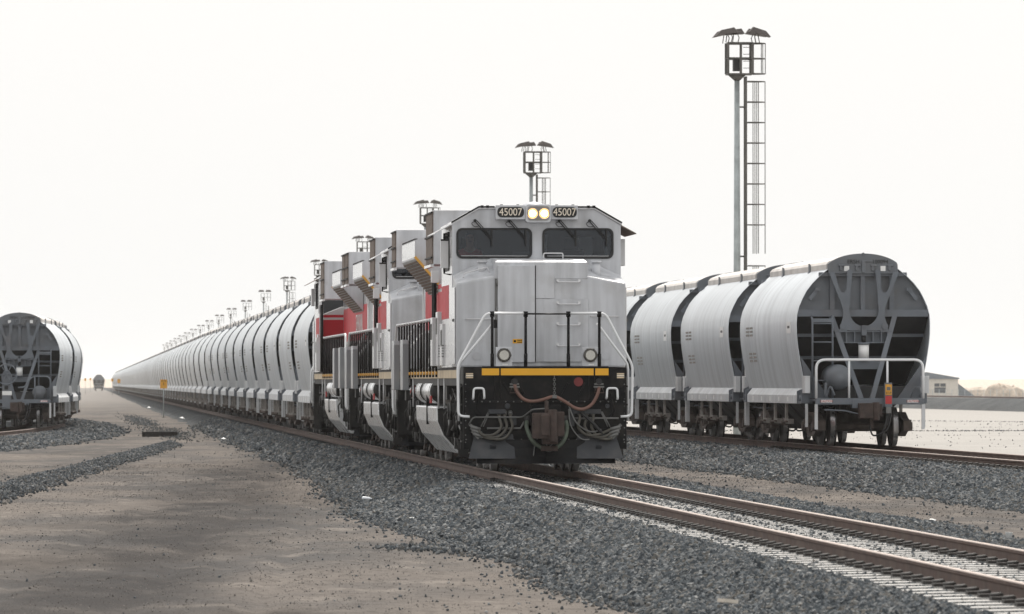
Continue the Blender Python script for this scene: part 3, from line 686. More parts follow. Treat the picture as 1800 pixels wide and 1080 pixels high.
        for s in (-1, 1):
            u0, u1 = (-.97, -.36) if s < 0 else (.985, .43)
            m = B(); m.tube(round_path([(u1, y0 - d * .02, 2.865), (u0 + s * .10, y0 - d * .02, 2.865), (s * 1.575, y0 - d * .02, 1.93), (s * 1.56, y0 - d * .02, 1.02), (s * 1.36, y0 - d * .02, 1.01)], .1), .024, 10)
            m.tube(round_path([(s * .94, y0 + d * .02, 2.68), (s * 1.525, y0 + d * .35, 1.95), (s * 1.525, y0 + d * .35, .93)], .08), .022, 10)
            m.build('white_handrail', WHITE, t)
            st = B()
            for k in range(4): st.box(s * 1.15, s * 1.5, y0 + d * .08, y0 + d * .36, .55 + k * .33, .58 + k * .33)
            st.box(s * 1.14, s * 1.5, y0 + d * .38, y0 + d * .42, .5, 1.6); st.box(s * 1.46, s * 1.5, y0 + d * .38, y0 + d * .46, .42, 1.6)
            st.build('corner_steps', BLACKM, t)
    # ditch lights on the deck edge
    for u in (-.742, .812):
        m = B(); m.box(u - .148, u + .148, -.03, .03, 1.91, 2.26); h = m.build('ditch_light', GREY, t, bevel=.008)
        m = B(); m.lathe([(.125, -.03), (.125, -.07), (.11, -.09), (.088, -.095), (.08, -.06)], 'y', (u, 0, 2.115), 24)
        for a in range(6): m.cyl((u + .118 * math.cos(a * PI / 3), -.07, 2.115 + .118 * math.sin(a * PI / 3)), (u + .118 * math.cos(a * PI / 3), -.095, 2.115 + .118 * math.sin(a * PI / 3)), .015, n=6)
        m.build('bezel', BEZEL, h)
        B().lathe([(.086, -.088), (.07, -.05), (.04, -.036), (.03, -.036), (.028, -.075), (.02, -.08), (.0, -.082)], 'y', (u, 0, 2.115), 24, mats=[0, 0, 0, 1, 1, 1]).build('reflector', [REFL, BEZEL], h)
        B().box(u - .03, u + .07, -.034, -.03, 1.93, 1.96).build('label_plate', WHITEW, h)
    # nose
    m = B()
    yf, yb = .93, 2.0
    V = [(-1.5376, yf, 1.9), (1.5376, yf, 1.9), (1.5376, yb, 1.9), (-1.5376, yb, 1.9),
         (-1.5376, yf, 3.421), (-.85, yf, 3.548), (.85, yf, 3.548), (1.5376, yf, 3.421), (1.5376, yb, 3.59), (.85, yb, 3.90), (-.85, yb, 3.90), (-1.5376, yb, 3.59)]
    m.add(V, [(0, 1, 7, 6, 5, 4), (1, 2, 8, 7), (2, 3, 11, 10, 9, 8), (3, 0, 4, 11), (4, 5, 10, 11), (6, 7, 8, 9), (5, 6, 9, 10), (3, 2, 1, 0)])
    nose = m.build('nose', GREY, t, bevel=.035)
    m = B(); V = [(-.844, yf - .012, 3.50), (.845, yf - .012, 3.50), (.845, yf - .012, 3.80), (-.844, yf - .012, 3.80), (-.80, yf + .09, 3.845), (.80, yf + .09, 3.845), (-.844, yb - .01, 3.50), (.845, yb - .01, 3.50), (.82, yb - .01, 3.89), (-.82, yb - .01, 3.89)]
    m.add(V, [(0, 1, 2, 3), (3, 2, 5, 4), (4, 5, 8, 9), (0, 3, 4, 9, 6), (1, 7, 8, 5, 2), (6, 9, 8, 7), (0, 6, 7, 1)])
    m.build('nose_hood', GREY, nose, bevel=.012)
    d = B(); d.box(-.79, -.115, yf - .045, yf - .012, 1.985, 3.74); d = d.build('nose_door', GREY, t, bevel=.01)
    B().box(-.112, -.098, yf - .03, yf - .005, 1.99, 3.74).build('door_gap', BLACK, nose)
    for z in (2.87, 3.37):
        B().cyl((-.805, yf - .04, z), (-.805, yf - .04, z + .11), .018, n=8).build('hinge', DSTEEL, d)
    p = B(); p.prism([(-.10, yf - .012), (-.10, yf - .02), (.05, yf - .055), (.24, yf - .02), (.24, yf - .012)], 3.145, 3.75, 'z'); p.build('nose_access_panel', GREY, nose)
    p = B(); p.prism([(-.10, yf - .012), (-.10, yf - .02), (.05, yf - .05), (.85, yf - .013)], 2.0, 3.135, 'z'); p.build('nose_lower_panel', GREY, nose)
    p = B(); p.prism([(-.84, yf), (-.84, yf - .018), (-.80, yf - .018), (-.80, yf)], 1.96, 3.5, 'z'); p.build('door_seam', DSTEEL, nose)
    for z, u0, u1 in ((3.44, .27, .72), (3.04, .27, .72), (2.66, .27, .72), (2.28, .27, .72)):
        g = B(); y = yf - .02; g.tube(round_path([(u0 + .03, y, z + .03), (u0 + .03, y - .07, z), (u1 - .03, y - .07, z), (u1 - .03, y, z + .03)], .03), .012, 8); g.cyl((u0 + .03, y + .02, z + .03), (u0 + .03, y - .03, z + .03), .03, n=8); g.cyl((u1 - .03, y + .02, z + .03), (u1 - .03, y - .03, z + .03), .03, n=8)
        g.build('grab_rail', GREYL, nose)
    for u0, u1, z in ((-1.36, -.85, 2.77), (.9, 1.40, 2.82)):
        g = B(); g.tube([(u0, yf, z), (u0, yf - .06, z), (u1, yf - .06, z), (u1, yf, z)], .011, 8); g.build('grab_rail', GREYL, nose)
    for s in (-1, 1):
        c = B(); c.cyl((s * 1.04, yf + .45, 3.5), (s * 1.04, yf + .45, 3.80), .075, n=18); c.cyl((s * 1.04, yf + .45, 3.80), (s * 1.04, yf + .45, 3.835), .098, n=18); c.build('sand_filler_cap', GREY, nose)
        g = B(); g.tube(round_path([(s * 1.40, yf + .25, 3.50), (s * 1.38, yf + .25, 3.60), (s * .95, yf + .25, 3.72), (s * .92, yf + .25, 3.60)], .04), .011, 8); g.build('grab_rail', GREYL, nose) if s < 0 else g
        r = B(); r.cyl((s * 1.17, yf + .01, 2.10), (s * 1.17, yf - .008, 2.10), .075, n=20)
        for a in range(8): r.cyl((s * 1.17 + .066 * math.cos(a * PI / 4), yf, 2.10 + .066 * math.sin(a * PI / 4)), (s * 1.17 + .066 * math.cos(a * PI / 4), yf - .016, 2.10 + .066 * math.sin(a * PI / 4)), .007, n=5)
        r.build('inspection_cover', GREY, nose)
    B().tube(round_path([(.07, yf + .3, 3.86), (.07, yf + .3, 3.97), (.42, yf + .3, 3.97), (.42, yf + .3, 3.86)], .03), .012, 8).build('grab_rail', GREYL, nose)
    m = B(); m.box(-.52, -.345, yf - .049, yf - .046, 2.33, 2.41, 0); m.box(-.44, -.35, yf - .051, yf - .049, 2.345, 2.36, 1); m.box(-.44, -.35, yf - .051, yf - .049, 2.38, 2.395, 1); m.box(-.50, -.46, yf - .051, yf - .049, 2.35, 2.39, 1)
    m.build('warning_label', [YELLOW, BLACK], d)
    m = B(); m.box(-.51, -.38, yf - .049, yf - .046, 2.86, 2.885); m.build('warning_label', YELLOW, d)
    # cab
    yc = 2.0; HW = 1.545; hs, ht, wt = 4.50, 4.784, 1.06
    wl = rrect(-1.45, -.104, 3.907, 4.424, .09); wr = rrect(.126, 1.389, 3.907, 4.424, .09)
    cab = B().plate([(-HW, 1.9), (HW, 1.9), (HW, hs), (wt, ht), (-wt, ht), (-HW, hs)], [wl, wr], yc, yc + .07).build('cab', GREY, t)
    for s in (-1, 1):
        B().plate([(yc + .07, 1.9), (5.2, 1.9), (5.2, hs), (yc + .07, hs)], [rrect(2.9, 4.5, 3.72, 4.36, .08)], s * (HW - .07), s * HW, 'x').build('cab_side', GREYL, cab)
        o = B().plate(rrect(2.86, 4.54, 3.68, 4.40, .1), [rrect(2.93, 4.47, 3.75, 4.33, .07)], s * (HW - .02), s * (HW + .015), 'x').build('side_window', RUBBER, cab)
        B().box(s * (HW - .04) - .004, s * (HW - .04) + .004, 2.91, 4.49, 3.73, 4.35).build('pane', GLASS, o)
        B().box(s * HW, s * HW + .004, 3.0, 6.9, 2.80, 3.34).build('red_panel', RED, cab) if 0 else None
    B().plate([(-HW + .07, 1.9), (HW - .07, 1.9), (HW - .07, hs - .02), (wt, ht - .06), (-wt, ht - .06), (-HW + .07, hs - .02)], [], 5.13, 5.2).build('cab_back_wall', DARKIN, cab)
    B().box(-HW + .07, HW - .07, yc + .07, 5.13, 2.85, 2.92).build('cab_floor', DARKIN, cab)
    r = B(); top = [(-HW - .02, hs + .0), (-wt, ht + .005), (wt, ht + .005), (HW + .02, hs + .0), (HW + .02, hs + .035), (wt, ht + .04), (-wt, ht + .04), (-HW - .02, hs + .035)]
    r.prism(top, yc - .03, 5.25); r.build('cab_roof', GREYL, cab)
    tr = B(); tr.tube([(-HW - .02, yc - .035, hs + .045), (-wt, yc - .035, ht + .05), (-.77, yc - .035, ht + .05)], .016, 6); tr.tube([(HW + .02, yc - .035, hs + .045), (wt, yc - .035, ht + .05), (.75, yc - .035, ht + .05)], .016, 6)
    for u in (-1.0, -.9, .95, 1.05): tr.box(u - .025, u + .025, yc - .05, yc + .05, ht + .03, ht + .075)
    tr.build('roof_gutter', BLACK, cab)
    for x0, x1 in ((-1.45, -.104), (.126, 1.389)):
        f = B().plate(rrect(x0 - .022, x1 + .022, 3.885, 4.446, .11), [rrect(x0 + .018, x1 - .018, 3.925, 4.406, .085)], yc - .018, yc + .03).build('windscreen', RUBBER, cab)
        B().box(x0 + .01, x1 - .01, yc + .02, yc + .028, 3.915, 4.415).build('pane', GLASS, f)
        B().tube([(x0 + .06, yc - .012, 3.935), (x1 - .06, yc - .012, 3.935)], .006, 5).build('trim_strip', GREYL, f)
    for u in (-1.12, -.50, .42, .98):
        wpr = B(); y = yc - .04
        wpr.beam((u - .02, y, 4.575), (u + .28, y - .03, 4.24), .03, .02); wpr.beam((u + .02, y - .01, 4.58), (u + .31, y - .04, 4.25), .018, .016); wpr.beam((u + .295, y - .02, 4.41), (u + .295, y - .02, 4.11), .026, .022); wpr.cyl((u - .01, yc, 4.58), (u - .01, y - .03, 4.58), .028, n=10)
        wpr.tube(smooth_path([(u, y, 4.57), (u - .07, y, 4.53), (u - .02, y, 4.47), (u + .06, y, 4.48)], 4), .006, 4)
        wpr.build('wiper', RUBBER, cab)
    # number boards and headlight
    for x0, x1 in ((-.758, -.225), (.251, .741)):
        h = B().box(x0, x1, yc - .20, yc, 4.60, 4.86).build('number_board', GREY, cab, bevel=.008)
        B().prism(rrect(x0 + .025, x1 - .02, 4.635, 4.825, .08), yc - .207, yc - .20).build('board_face', BOARD, h)
        text('45007', .195, CREAM, h, ((x0 + x1) / 2, yc - .212, 4.728), xs=.86)
        bb = B(); [bb.box(x0 + q, x0 + q + .05, yc - .15, yc - .1, 4.86, 4.875) for q in (.08, .38)]; bb.build('bracket', DSTEEL, h)
    h = B().prism(rrect(-.22, .25, 4.545, 4.875, .06), yc - .22, yc).build('headlight', GREY, cab, bevel=.008)
    B().plate(rrect(-.175, .215, 4.58, 4.84, .05), [[(-.09 + .098 * math.cos(a), 4.706 + .098 * math.sin(a)) for a in [2 * PI * k / 20 for k in range(20)]], [(.124 + .098 * math.cos(a), 4.706 + .098 * math.sin(a)) for a in [2 * PI * k / 20 for k in range(20)]]], yc - .232, yc - .22).build('bezel', RIG, h)
    for u in (-.09, .124):
        B().lathe([(.0, -.236), (.045, -.234), (.066, -.23), (.092, -.224)], 'y', (u, yc, 4.706), 24, mats=[0, 0, 1]).build('lamp', [LAMPON, LAMPHALO], h)
    B().lathe([(.24, 0), (.235, .05), (.19, .10), (.10, .135), (.0, .15)], 'z', (-.03, yc + .35, 4.79), 24).build('antenna_dome', GREY, cab)
    for s in (-1, 1):
        a = B(); a.beam((s * (HW + .01), 3.4, 4.53), (s * (HW + .01), 3.4, 4.53001 + .02), .05, .05)
        a.prism([(s * HW, 4.525), (s * 1.85, 4.36), (s * 1.85, 4.345), (s * HW, 4.505)], 2.2, 4.6)
        a.build('sun_shade', FILT if s > 0 else GREYL, cab)
        q = B(); q.box(s * 1.63 - .045, s * 1.63 + .045, 2.55, 2.95, 3.77, 4.26); q.build('wind_deflector', GREYL, cab, bevel=.01)
        q = B(); q.box(s * 1.66 - .07, s * 1.66 + .07, 2.45, 2.53, 3.72, 4.24, 0); q.box(s * 1.66 - .07, s * 1.66 + .07, 2.44, 2.45, 4.22, 4.25, 1); q.tube([(s * HW, 2.5, 4.3), (s * 1.66, 2.5, 4.36), (s * 1.66, 2.5, 3.62), (s * HW, 2.5, 3.60)], .018, 6, 1); q.build('side_mirror', [GREYL, BLACK], cab) if s < 0 else None
        B().cyl((s * 1.56, 2.3, 3.9), (s * 1.56, 2.3, 4.4), .012, n=6).build('grab_rail', GREYL, cab)
        # lower cab side: door, steps, cabinets
        dd = B().box(s * (HW - .001), s * (HW + .02), 1.05, 1.75, 1.95, 3.35).build('nose_side_door', GREYL, t, bevel=.01)
        B().cyl((s * 1.575, 1.12, 2.75), (s * 1.575, 1.2, 2.75), .03, n=8).build('handle', DSTEEL, dd)
        for y0, y1, z1, pr in ((5.3, 5.85, 2.95, .08), (5.95, 6.5, 2.85, .14), (4.3, 5.1, 2.72, .05)):
            c = B().box(s * 1.5, s * (1.5 + pr + .04), y0, y1, 1.93, z1).build('equipment_locker', GREYL, t, bevel=.012)
            v = B()
            for k in range(3): v.box(s * (1.5 + pr + .04), s * (1.505 + pr + .04), y0 + .08 + k * .16, y0 + .16 + k * .16, z1 - .42, z1 - .12)
            for k in range(5): v.box(s * 1.56, s * 1.60, y0 - .004, y0, 2.1 + k * .05, 2.12 + k * .05)
            v.build('louvre', DSTEEL, c)
    # interior
    dk = B(); dk.box(-1.40, 1.40, yc + .15, yc + .55, 2.92, 3.78); dk.box(-1.3, -.5, yc + .5, yc + .85, 2.92, 3.72); dk.box(-.95, -.6, yc + .3, yc + .5, 3.86, 3.98); dk.box(-.45, -.1, yc + .25, yc + .35, 3.86, 4.02); dk.build('control_desk', DARKIN, cab, bevel=.01)
    for u in (-1.12, .80):
        s_ = B(); s_.box(u - .25, u + .25, 3.4, 3.85, 3.42, 3.52); s_.box(u - .24, u + .24, 3.87, 3.99, 3.50, 4.10); s_.box(u - .14, u + .14, 3.90, 3.97, 4.10, 4.32); s_.cyl((u, 3.65, 2.92), (u, 3.65, 3.42), .06, n=10); s_.build('driver_seat', SEAT, cab, bevel=.03)
    s_ = B(); s_.box(.28, .42, 4.9, 5.1, 4.08, 4.40, 0); s_.box(.31, .39, 4.88, 4.9, 4.14, 4.25, 1); s_.box(-1.1, -.9, 5.05, 5.12, 4.0, 4.3, 2); s_.prism(rrect(.90, 1.30, 4.0, 4.36, .07), 5.08, 5.12, m=1); s_.build('wall_cabinet_and_light_patch', [GREY, WHITEW, RIG], cab)  # rounded white panel is added, a painted bright patch of light behind the windscreen
    # equipment section behind the cab
    e = B().prism([(-1.5, 1.9), (1.5, 1.9), (1.5, 3.50), (1.0, 3.70), (-1.0, 3.70), (-1.5, 3.50)], 5.25, 7.0).build('equipment_case', GREYL, t, bevel=.02)
    for s in (-1, 1):
        for z0, z1 in ((2.80, 3.34), (3.405, 3.48)):
            B().box(s * 1.5, s * 1.504, 5.27, 6.98, z0, z1).build('red_panel', RED, e)
        B().box(s * 1.0 - .5, s * 1.0 + .5, 7.0, 7.004, 2.80, 3.34).build('red_panel', RED, e); B().box(s * 1.0 - .5, s * 1.0 + .5, 7.0, 7.004, 3.405, 3.48).build('red_panel', RED, e)
        B().box(s * HW, s * (HW + .004), 3.0, 5.15, 2.80, 3.42).build('red_panel', RED, cab)
        pp = B(); pp.tube([(s * 1.56, 7.1, 1.9), (s * 1.56, 7.1, 3.75)], .035, 8); pp.tube([(s * 1.56, 7.5, 1.9), (s * 1.56, 7.5, 3.75)], .035, 8)
        for k in range(5): pp.tube([(s * 1.56, 7.1, 2.3 + k * .33), (s * 1.56, 7.5, 2.3 + k * .33)], .014, 6)
        pp.build('roof_ladder', BLACK, t)
        B().box(s * 1.57 - .07, s * 1.57 + .07, 6.9, 7.02, 3.52, 3.75).build('marker_box', GREYL, t, bevel=.01)
    # hood
    B().prism([(-.95, 1.9), (.95, 1.9), (.95, 4.0), (.85, 4.12), (-.85, 4.12), (-.95, 4.0)], 7.0, 21.2).build('engine_hood', GREYL, t, bevel=.015)
    for s in (-1, 1):
        hood_red = B().box(s * .95, s * .954, 7.3, 20.6, 2.72, 3.62).build('red_panel', RED, t)
        text('ETIHAD RAIL', .62, WHITEW, hood_red, (s * .958, 11.0 if s < 0 else 16.5, 3.15), (PI / 2, 0, -PI / 2 if s < 0 else PI / 2))
        dr = B()
        for k in range(14): dr.box(s * .954, s * .972, 7.4 + k * .93, 7.4 + k * .93 + .82, 1.95, 2.66)
        dr.build('hood_doors', BLACKM, t)['kind'] = 'stuff'
    # intake filter boxes
    for y0, y1, z0, z1 in ((7.35, 9.4, 3.88, 4.92), (20.7, 22.05, 4.06, 4.87)):
        bx = B().box(-1.57, 1.57, y0, y1, z0, z1).build('filter_box', GREY, t, bevel=.012)
        for s in (-1, 1):
            f = B().box(s * 1.57, s * 1.60, y0 + .06, y1 - .06, z0 + .02, z1 - .02).build('filter_screen', FILT, bx)
            g = B()
            for zz in (z0 + .12, z0 + .5 * (z1 - z0), z1 - .06): g.box(s * 1.59, s * 1.625, y0 - .02, y1, zz, zz + .03)
            g.build('clamp_strip', BLACKM, bx); B().box(s * 1.56, s * 1.63, y0 - .01, y1, z0 - .05, z0).build('drip_tray', GREYL, bx)
        if y0 < 10: B().box(-.9, .9, y0 + .2, y1 - .1, 3.70, z0).build('intake_duct', BLACKM, bx)
        else:
            sp = B(); [sp.cyl((u, 21.8, 1.9), (u, 21.8, z0), .05, n=8) for u in (-.9, .9)]; sp.build('support_post', GREYL, bx)
    # radiator wings
    for s in (-1, 1):
        prof = [(s * .96, 3.45), (s * 1.55, 4.12), (s * 1.55, 4.50), (s * .96, 4.68)]
        wg = B().prism(prof, 13.9, 18.8).build('radiator_wing', GREY, t)
        B().box(s * 1.55, s * 1.556, 13.95, 18.75, 4.15, 4.48).build('wing_side_panel', GREYL, wg)
        vv = B()
        for k in range(16): vv.box(s * 1.5, s * 1.56, 14.0 + k * .3, 14.12 + k * .3, 4.50, 4.53)
        vv.build('roof_louvre', BLACKM, wg)
        gr = B(); a = Vector((s * .99, 0, 3.47)); b = Vector((s * 1.54, 0, 4.095)); nn = Vector((s * .66, 0, -.75)) * .012
        for k in range(12):
            p0 = a + (b - a) * (k / 12); p1 = a + (b - a) * ((k + .62) / 12)
            gr.add([(p0.x, 13.95, p0.z), (p1.x, 13.95, p1.z), (p1.x + nn.x, 13.95, p1.z + nn.z), (p0.x + nn.x, 13.95, p0.z + nn.z), (p0.x, 18.75, p0.z), (p1.x, 18.75, p1.z), (p1.x + nn.x, 18.75, p1.z + nn.z), (p0.x + nn.x, 18.75, p0.z + nn.z)], [(0, 1, 2, 3), (7, 6, 5, 4), (0, 4, 5, 1), (1, 5, 6, 2), (2, 6, 7, 3), (3, 7, 4, 0)])
        gr.build('radiator_grille', FILT, wg)
        ed = B(); ed.beam((s * .98, 13.88, 3.50), (s * 1.56, 13.88, 4.16), .05, .05); ed.build('edge_stripe', ORANGE, wg)
    B().prism([(-.96, 4.12), (.96, 4.12), (.96, 4.66), (-.96, 4.66)], 13.9, 18.8).build('radiator_core', GREY, t)
    ex = B(); ex.box(-.4, .4, 10.5, 12.6, 4.12, 4.45); ex.build('exhaust_stack', BLACKM, t)
    # walkway railing
    for s in (-1, 1):
        for k in range(14):
            y = 7.3 + k * 1.02
            m = B(); m.tube([(s * 1.52, y, 1.72), (s * 1.52, y, 2.82)], .021, 8, 0); m.cyl((s * 1.52, y, 1.77), (s * 1.52, y, 1.83), .0218, n=8, m=1); m.cyl((s * 1.52, y, 2.80), (s * 1.52, y, 2.86), .036, n=8, m=2)
            m.build('railing_post', [BLACK, ORANGE, GREYL], t)
        m = B(); m.tube([(s * 1.52, 7.2, 2.84), (s * 1.52, 20.7, 2.84)], .026, 8); m.build('railing_rail', GREYL, t)
        m = B(); m.tube(round_path([(s * 1.52, 20.6, 2.84), (s * 1.53, 21.2, 2.84), (s * 1.56, 22.0, 2.05), (s * 1.56, 22.0, .95), (s * 1.36, 22.0, .95)], .15), .028, 8); m.build('white_handrail', WHITE, t)
        for k in range(5): B().box(s * 1.40 - .012, s * 1.40 + .012, 9.5 + k * .5, 9.7 + k * .5, 2.0 + .15 * (k % 2), 2.1 + .15 * (k % 2)).build('door_latch', STEEL, t)
        for y0 in (16.6, 20.0):
            b = B().prism([(y0, 1.46), (y0, 2.42), (y0 + .12, 2.5), (y0 + .9, 2.5), (y0 + .9, 1.46)], s * 1.53, s * 1.66, 'x').build('sand_box', GREYD, t, bevel=.012)
            B().box(s * 1.50, s * 1.58, y0 + .1, y0 + .6, 1.25, 1.46).build('box_bracket', BLACKM, b)
        # tank, reservoirs, step grab
        tk = B(); tk.prism([(s * .2, .25), (s * 1.08, .26), (s * 1.38, .60), (s * 1.49, .87), (s * 1.50, 1.16), (s * .2, 1.18)], 7.75, 14.5); tk = tk.build('fuel_tank', STEEL, t, bevel=.03)
        B().prism([(s * .2, .28), (s * 1.05, .29), (s * 1.35, .61), (s * 1.46, .87), (s * 1.47, 1.13), (s * .2, 1.13)], 7.72, 7.75).build('tank_end', BLACKM, tk)
        g = B(); g.box(s * 1.45, s * 1.515, 10.6, 10.7, .8, 1.5); g.build('tank_gauge', BLACK, tk)
        B().box(s * 1.5, s * 1.53, 9.0, 9.3, 1.22, 1.36).build('red_tag', REDM, tk)
        for y0, y1 in ((9.2, 12.3), (12.7, 14.6)):
            ar = B().lathe([(.0, y0), (.15, y0 + .02), (.23, y0 + .08), (.245, y0 + .14), (.245, y1 - .14), (.23, y1 - .08), (.14, y1 - .02), (.0, y1)], 'y', (s * 1.28, 0, 1.45), 24, mats=[1, 1, 1, 0, 0, 0, 0]).build('air_reservoir', [STEEL, BLACKM], t)
            bd = B(); [bd.lathe([(.252, yy), (.252, yy + .04)], 'y', (s * 1.28, 0, 1.45), 20) for yy in (y0 + .4, y1 - .4)]; bd.build('band', DSTEEL, ar)
        m = B(); m.lathe([(.0, 19.0), (.17, 19.02), (.17, 19.8), (.0, 19.82)], 'y', (s * 1.2, 0, 1.42), 20, mats=[0, 1, 0]); m.build('cable_reel', [REDM, STEEL], t)
        m = B(); m.box(s * 1.1, s * 1.42, 5.6, 6.2, 1.3, 1.56); m.box(s * 1.2, s * 1.44, 6.25, 6.45, 1.22, 1.4, 1); m.cyl((s * 1.25, 5.9, 1.15), (s * 1.25, 5.9, 1.5), .08, n=10); m.build('air_drier', [BLACKM, RIG], t)
        m = B(); [m.tube([(s * 1.47, yy, 1.7), (s * 1.47, yy, 1.12)], .02, 6) for yy in (5.6, 7.4, 16.0)]; m.build('drain_pipe', GREYL, t)
        m = B(); [m.tube(smooth_path([(s * 1.35, a_, 1.5), (s * 1.38, a_ + .5, 1.3), (s * 1.35, a_ + 1.2, 1.35), (s * 1.36, a_ + 1.8, 1.5)], 5), .025, 6) for a_ in (1.2, 2.8, 4.2, 15.2, 16.6, 18.2)]; m.build('pipework', BLACKM, t)
        B().prism([(s * 1.3, .25), (s * 1.5, .28), (s * 1.5, .55), (s * 1.35, .55)], 1.0, 1.05).build('rail_guard', BLACKM, t)
    loco_truck(t, 4.4, False); loco_truck(t, 17.75, True)
    # rear hood end
    B().box(-.9, .9, 21.2, 21.25, 2.0, 3.9).build('rear_wall', GREYL, t)
    return t

L1 = make_loco()
L1['label'] = 'grey leading locomotive with lit headlights and number 45007'
L1['group'] = 'three coupled grey locomotives'
L2 = copy_tree(L1); L2['label'] = 'second grey locomotive, its nose half hidden behind the leading one'
L3 = copy_tree(L1); L3['label'] = 'third locomotive facing backwards, coupled to the first hopper wagon'
for o, y, rz in ((L1, 110.0, 0), (L2, 132.3, 0), (L3, 154.6 + 22.25, PI)): o.location = (8.54, y, 0); o.rotation_euler = (0, 0, rz)
# trailing locomotives run with their lamps off
for ch in [c for o in (L2, L3) for c in o.children_recursive if c.name.startswith('lamp')]:
    ch.data = ch.data.copy(); ch.data.materials.clear(); ch.data.materials.append(REFL)

# driver behind the left windscreen of the leading locomotive
def skin_obj(name, verts, edges, radii, m, parent=None, sub=2):
    me = bpy.data.meshes.new(name); me.from_pydata(verts, edges, []); o = bpy.data.objects.new(name, me); COL.objects.link(o)
    o.modifiers.new('skin', 'SKIN'); me.skin_vertices.new() if not me.skin_vertices else None
    for v, r in zip(me.skin_vertices[0].data, radii): v.radius = (r, r) if not isinstance(r, tuple) else r
    me.skin_vertices[0].data[0].use_root = True
    s = o.modifiers.new('sub', 'SUBSURF'); s.levels = sub; s.render_levels = sub; me.materials.append(m)
    for p in me.polygons: p.use_smooth = True
    if parent: o.parent = parent
    return o
px, py, pz = 8.54 - 1.12, 110 + 3.62, 3.52
V = [(0, 0, .08), (0, .02, .30), (0, .03, .50), (0, .0, .60), (0, -.02, .68), (0, -.03, .78), (0, -.03, .86),
     (-.17, .02, .50), (-.24, -.08, .27), (-.18, -.34, .24), (-.17, -.43, .25), (.17, .02, .50), (.24, -.08, .27), (.18, -.34, .24), (.17, -.43, .25),
     (-.11, -.05, .06), (-.14, -.42, .08), (-.14, -.46, -.36), (-.14, -.60, -.40), (.11, -.05, .06), (.14, -.42, .08), (.14, -.46, -.36), (.14, -.60, -.40)]
E = [(0, 1), (1, 2), (2, 3), (3, 4), (4, 5), (5, 6), (2, 7), (7, 8), (8, 9), (9, 10), (2, 11), (11, 12), (12, 13), (13, 14), (0, 15), (15, 16), (16, 17), (17, 18), (0, 19), (19, 20), (20, 21), (21, 22)]
RD = [.15, .15, .13, .06, .075, .09, .06, .07, .05, .035, .03, .07, .05, .035, .03, .09, .07, .05, .04, .09, .07, .05, .04]
person = skin_obj('person', V, E, RD, SKIN); person.location = (px, py, pz)
tag(person, 'driver in red workwear seated behind the left windscreen of the leading locomotive', 'person')
skin_obj('shirt', [V[0], V[1], V[2], V[3], V[7], V[8], (-.2, -.28, .245), V[11], V[12], (.2, -.28, .245)], [(0, 1), (1, 2), (2, 3), (2, 4), (4, 5), (5, 6), (2, 7), (7, 8), (8, 9)], [.17, .17, .155, .075, .085, .065, .05, .085, .065, .05], SHIRT, person)
skin_obj('hair', [(0, .02, .74), (0, .0, .82), (0, -.02, .885)], [(0, 1), (1, 2)], [.075, .09, .06], HAIR, person)
fc = MB(); fc.lathe([(.0, -.03), (.012, -.012), (.016, .0)], 'y', (0, -.12, .76), 8); fc.cyl((-.034, -.112, .785), (-.034, -.118, .785), .01, n=6, m=1); fc.cyl((.034, -.112, .785), (.034, -.118, .785), .01, n=6, m=1); fc.box(-.025, .025, -.114, -.109, .705, .713, 1)
fc.build('face', [SKIN, HAIR], person)
hd = MB()
for s in (-1, 1):
    for k in range(5):
        x = s * .17 + (k - 1.5) * .02 if k < 4 else s * .12
        hd.tube([(x, -.44, .255), (x, -.50, .262 - .004 * k), (x, -.535, .235)] if k < 4 else [(s * .15, -.42, .25), (x, -.46, .25), (x, -.49, .235)], [.0095, .0085, .007], 6)
hd.build('fingers', SKIN, person)

# ------------------------------------------------------------------ hopper wagons (local: y=0 front end beam .. 13.3, z from rail head)
WL, PITCHL = 13.3, 13.7
def interp_profile():
    base = [(.84, 4.20), (1.05, 4.03), (1.22, 3.86), (1.36, 3.68), (1.456, 3.50), (1.54, 3.31), (1.59, 3.11), (1.604, 2.90), (1.60, 2.65), (1.58, 2.43), (1.55, 2.22), (1.515, 2.0), (1.475, 1.8), (1.44, 1.62), (1.40, 1.47), (1.36, 1.32)]
    return base
PROF = interp_profile()
Y0, Y1 = 1.1, 12.2
def width_at(z):
    for (a, za), (b, zb) in zip(PROF, PROF[1:]):
        if zb <= z <= za: return b + (a - b) * (z - zb) / (za - zb)
    return .84 if z > 4 else 1.36

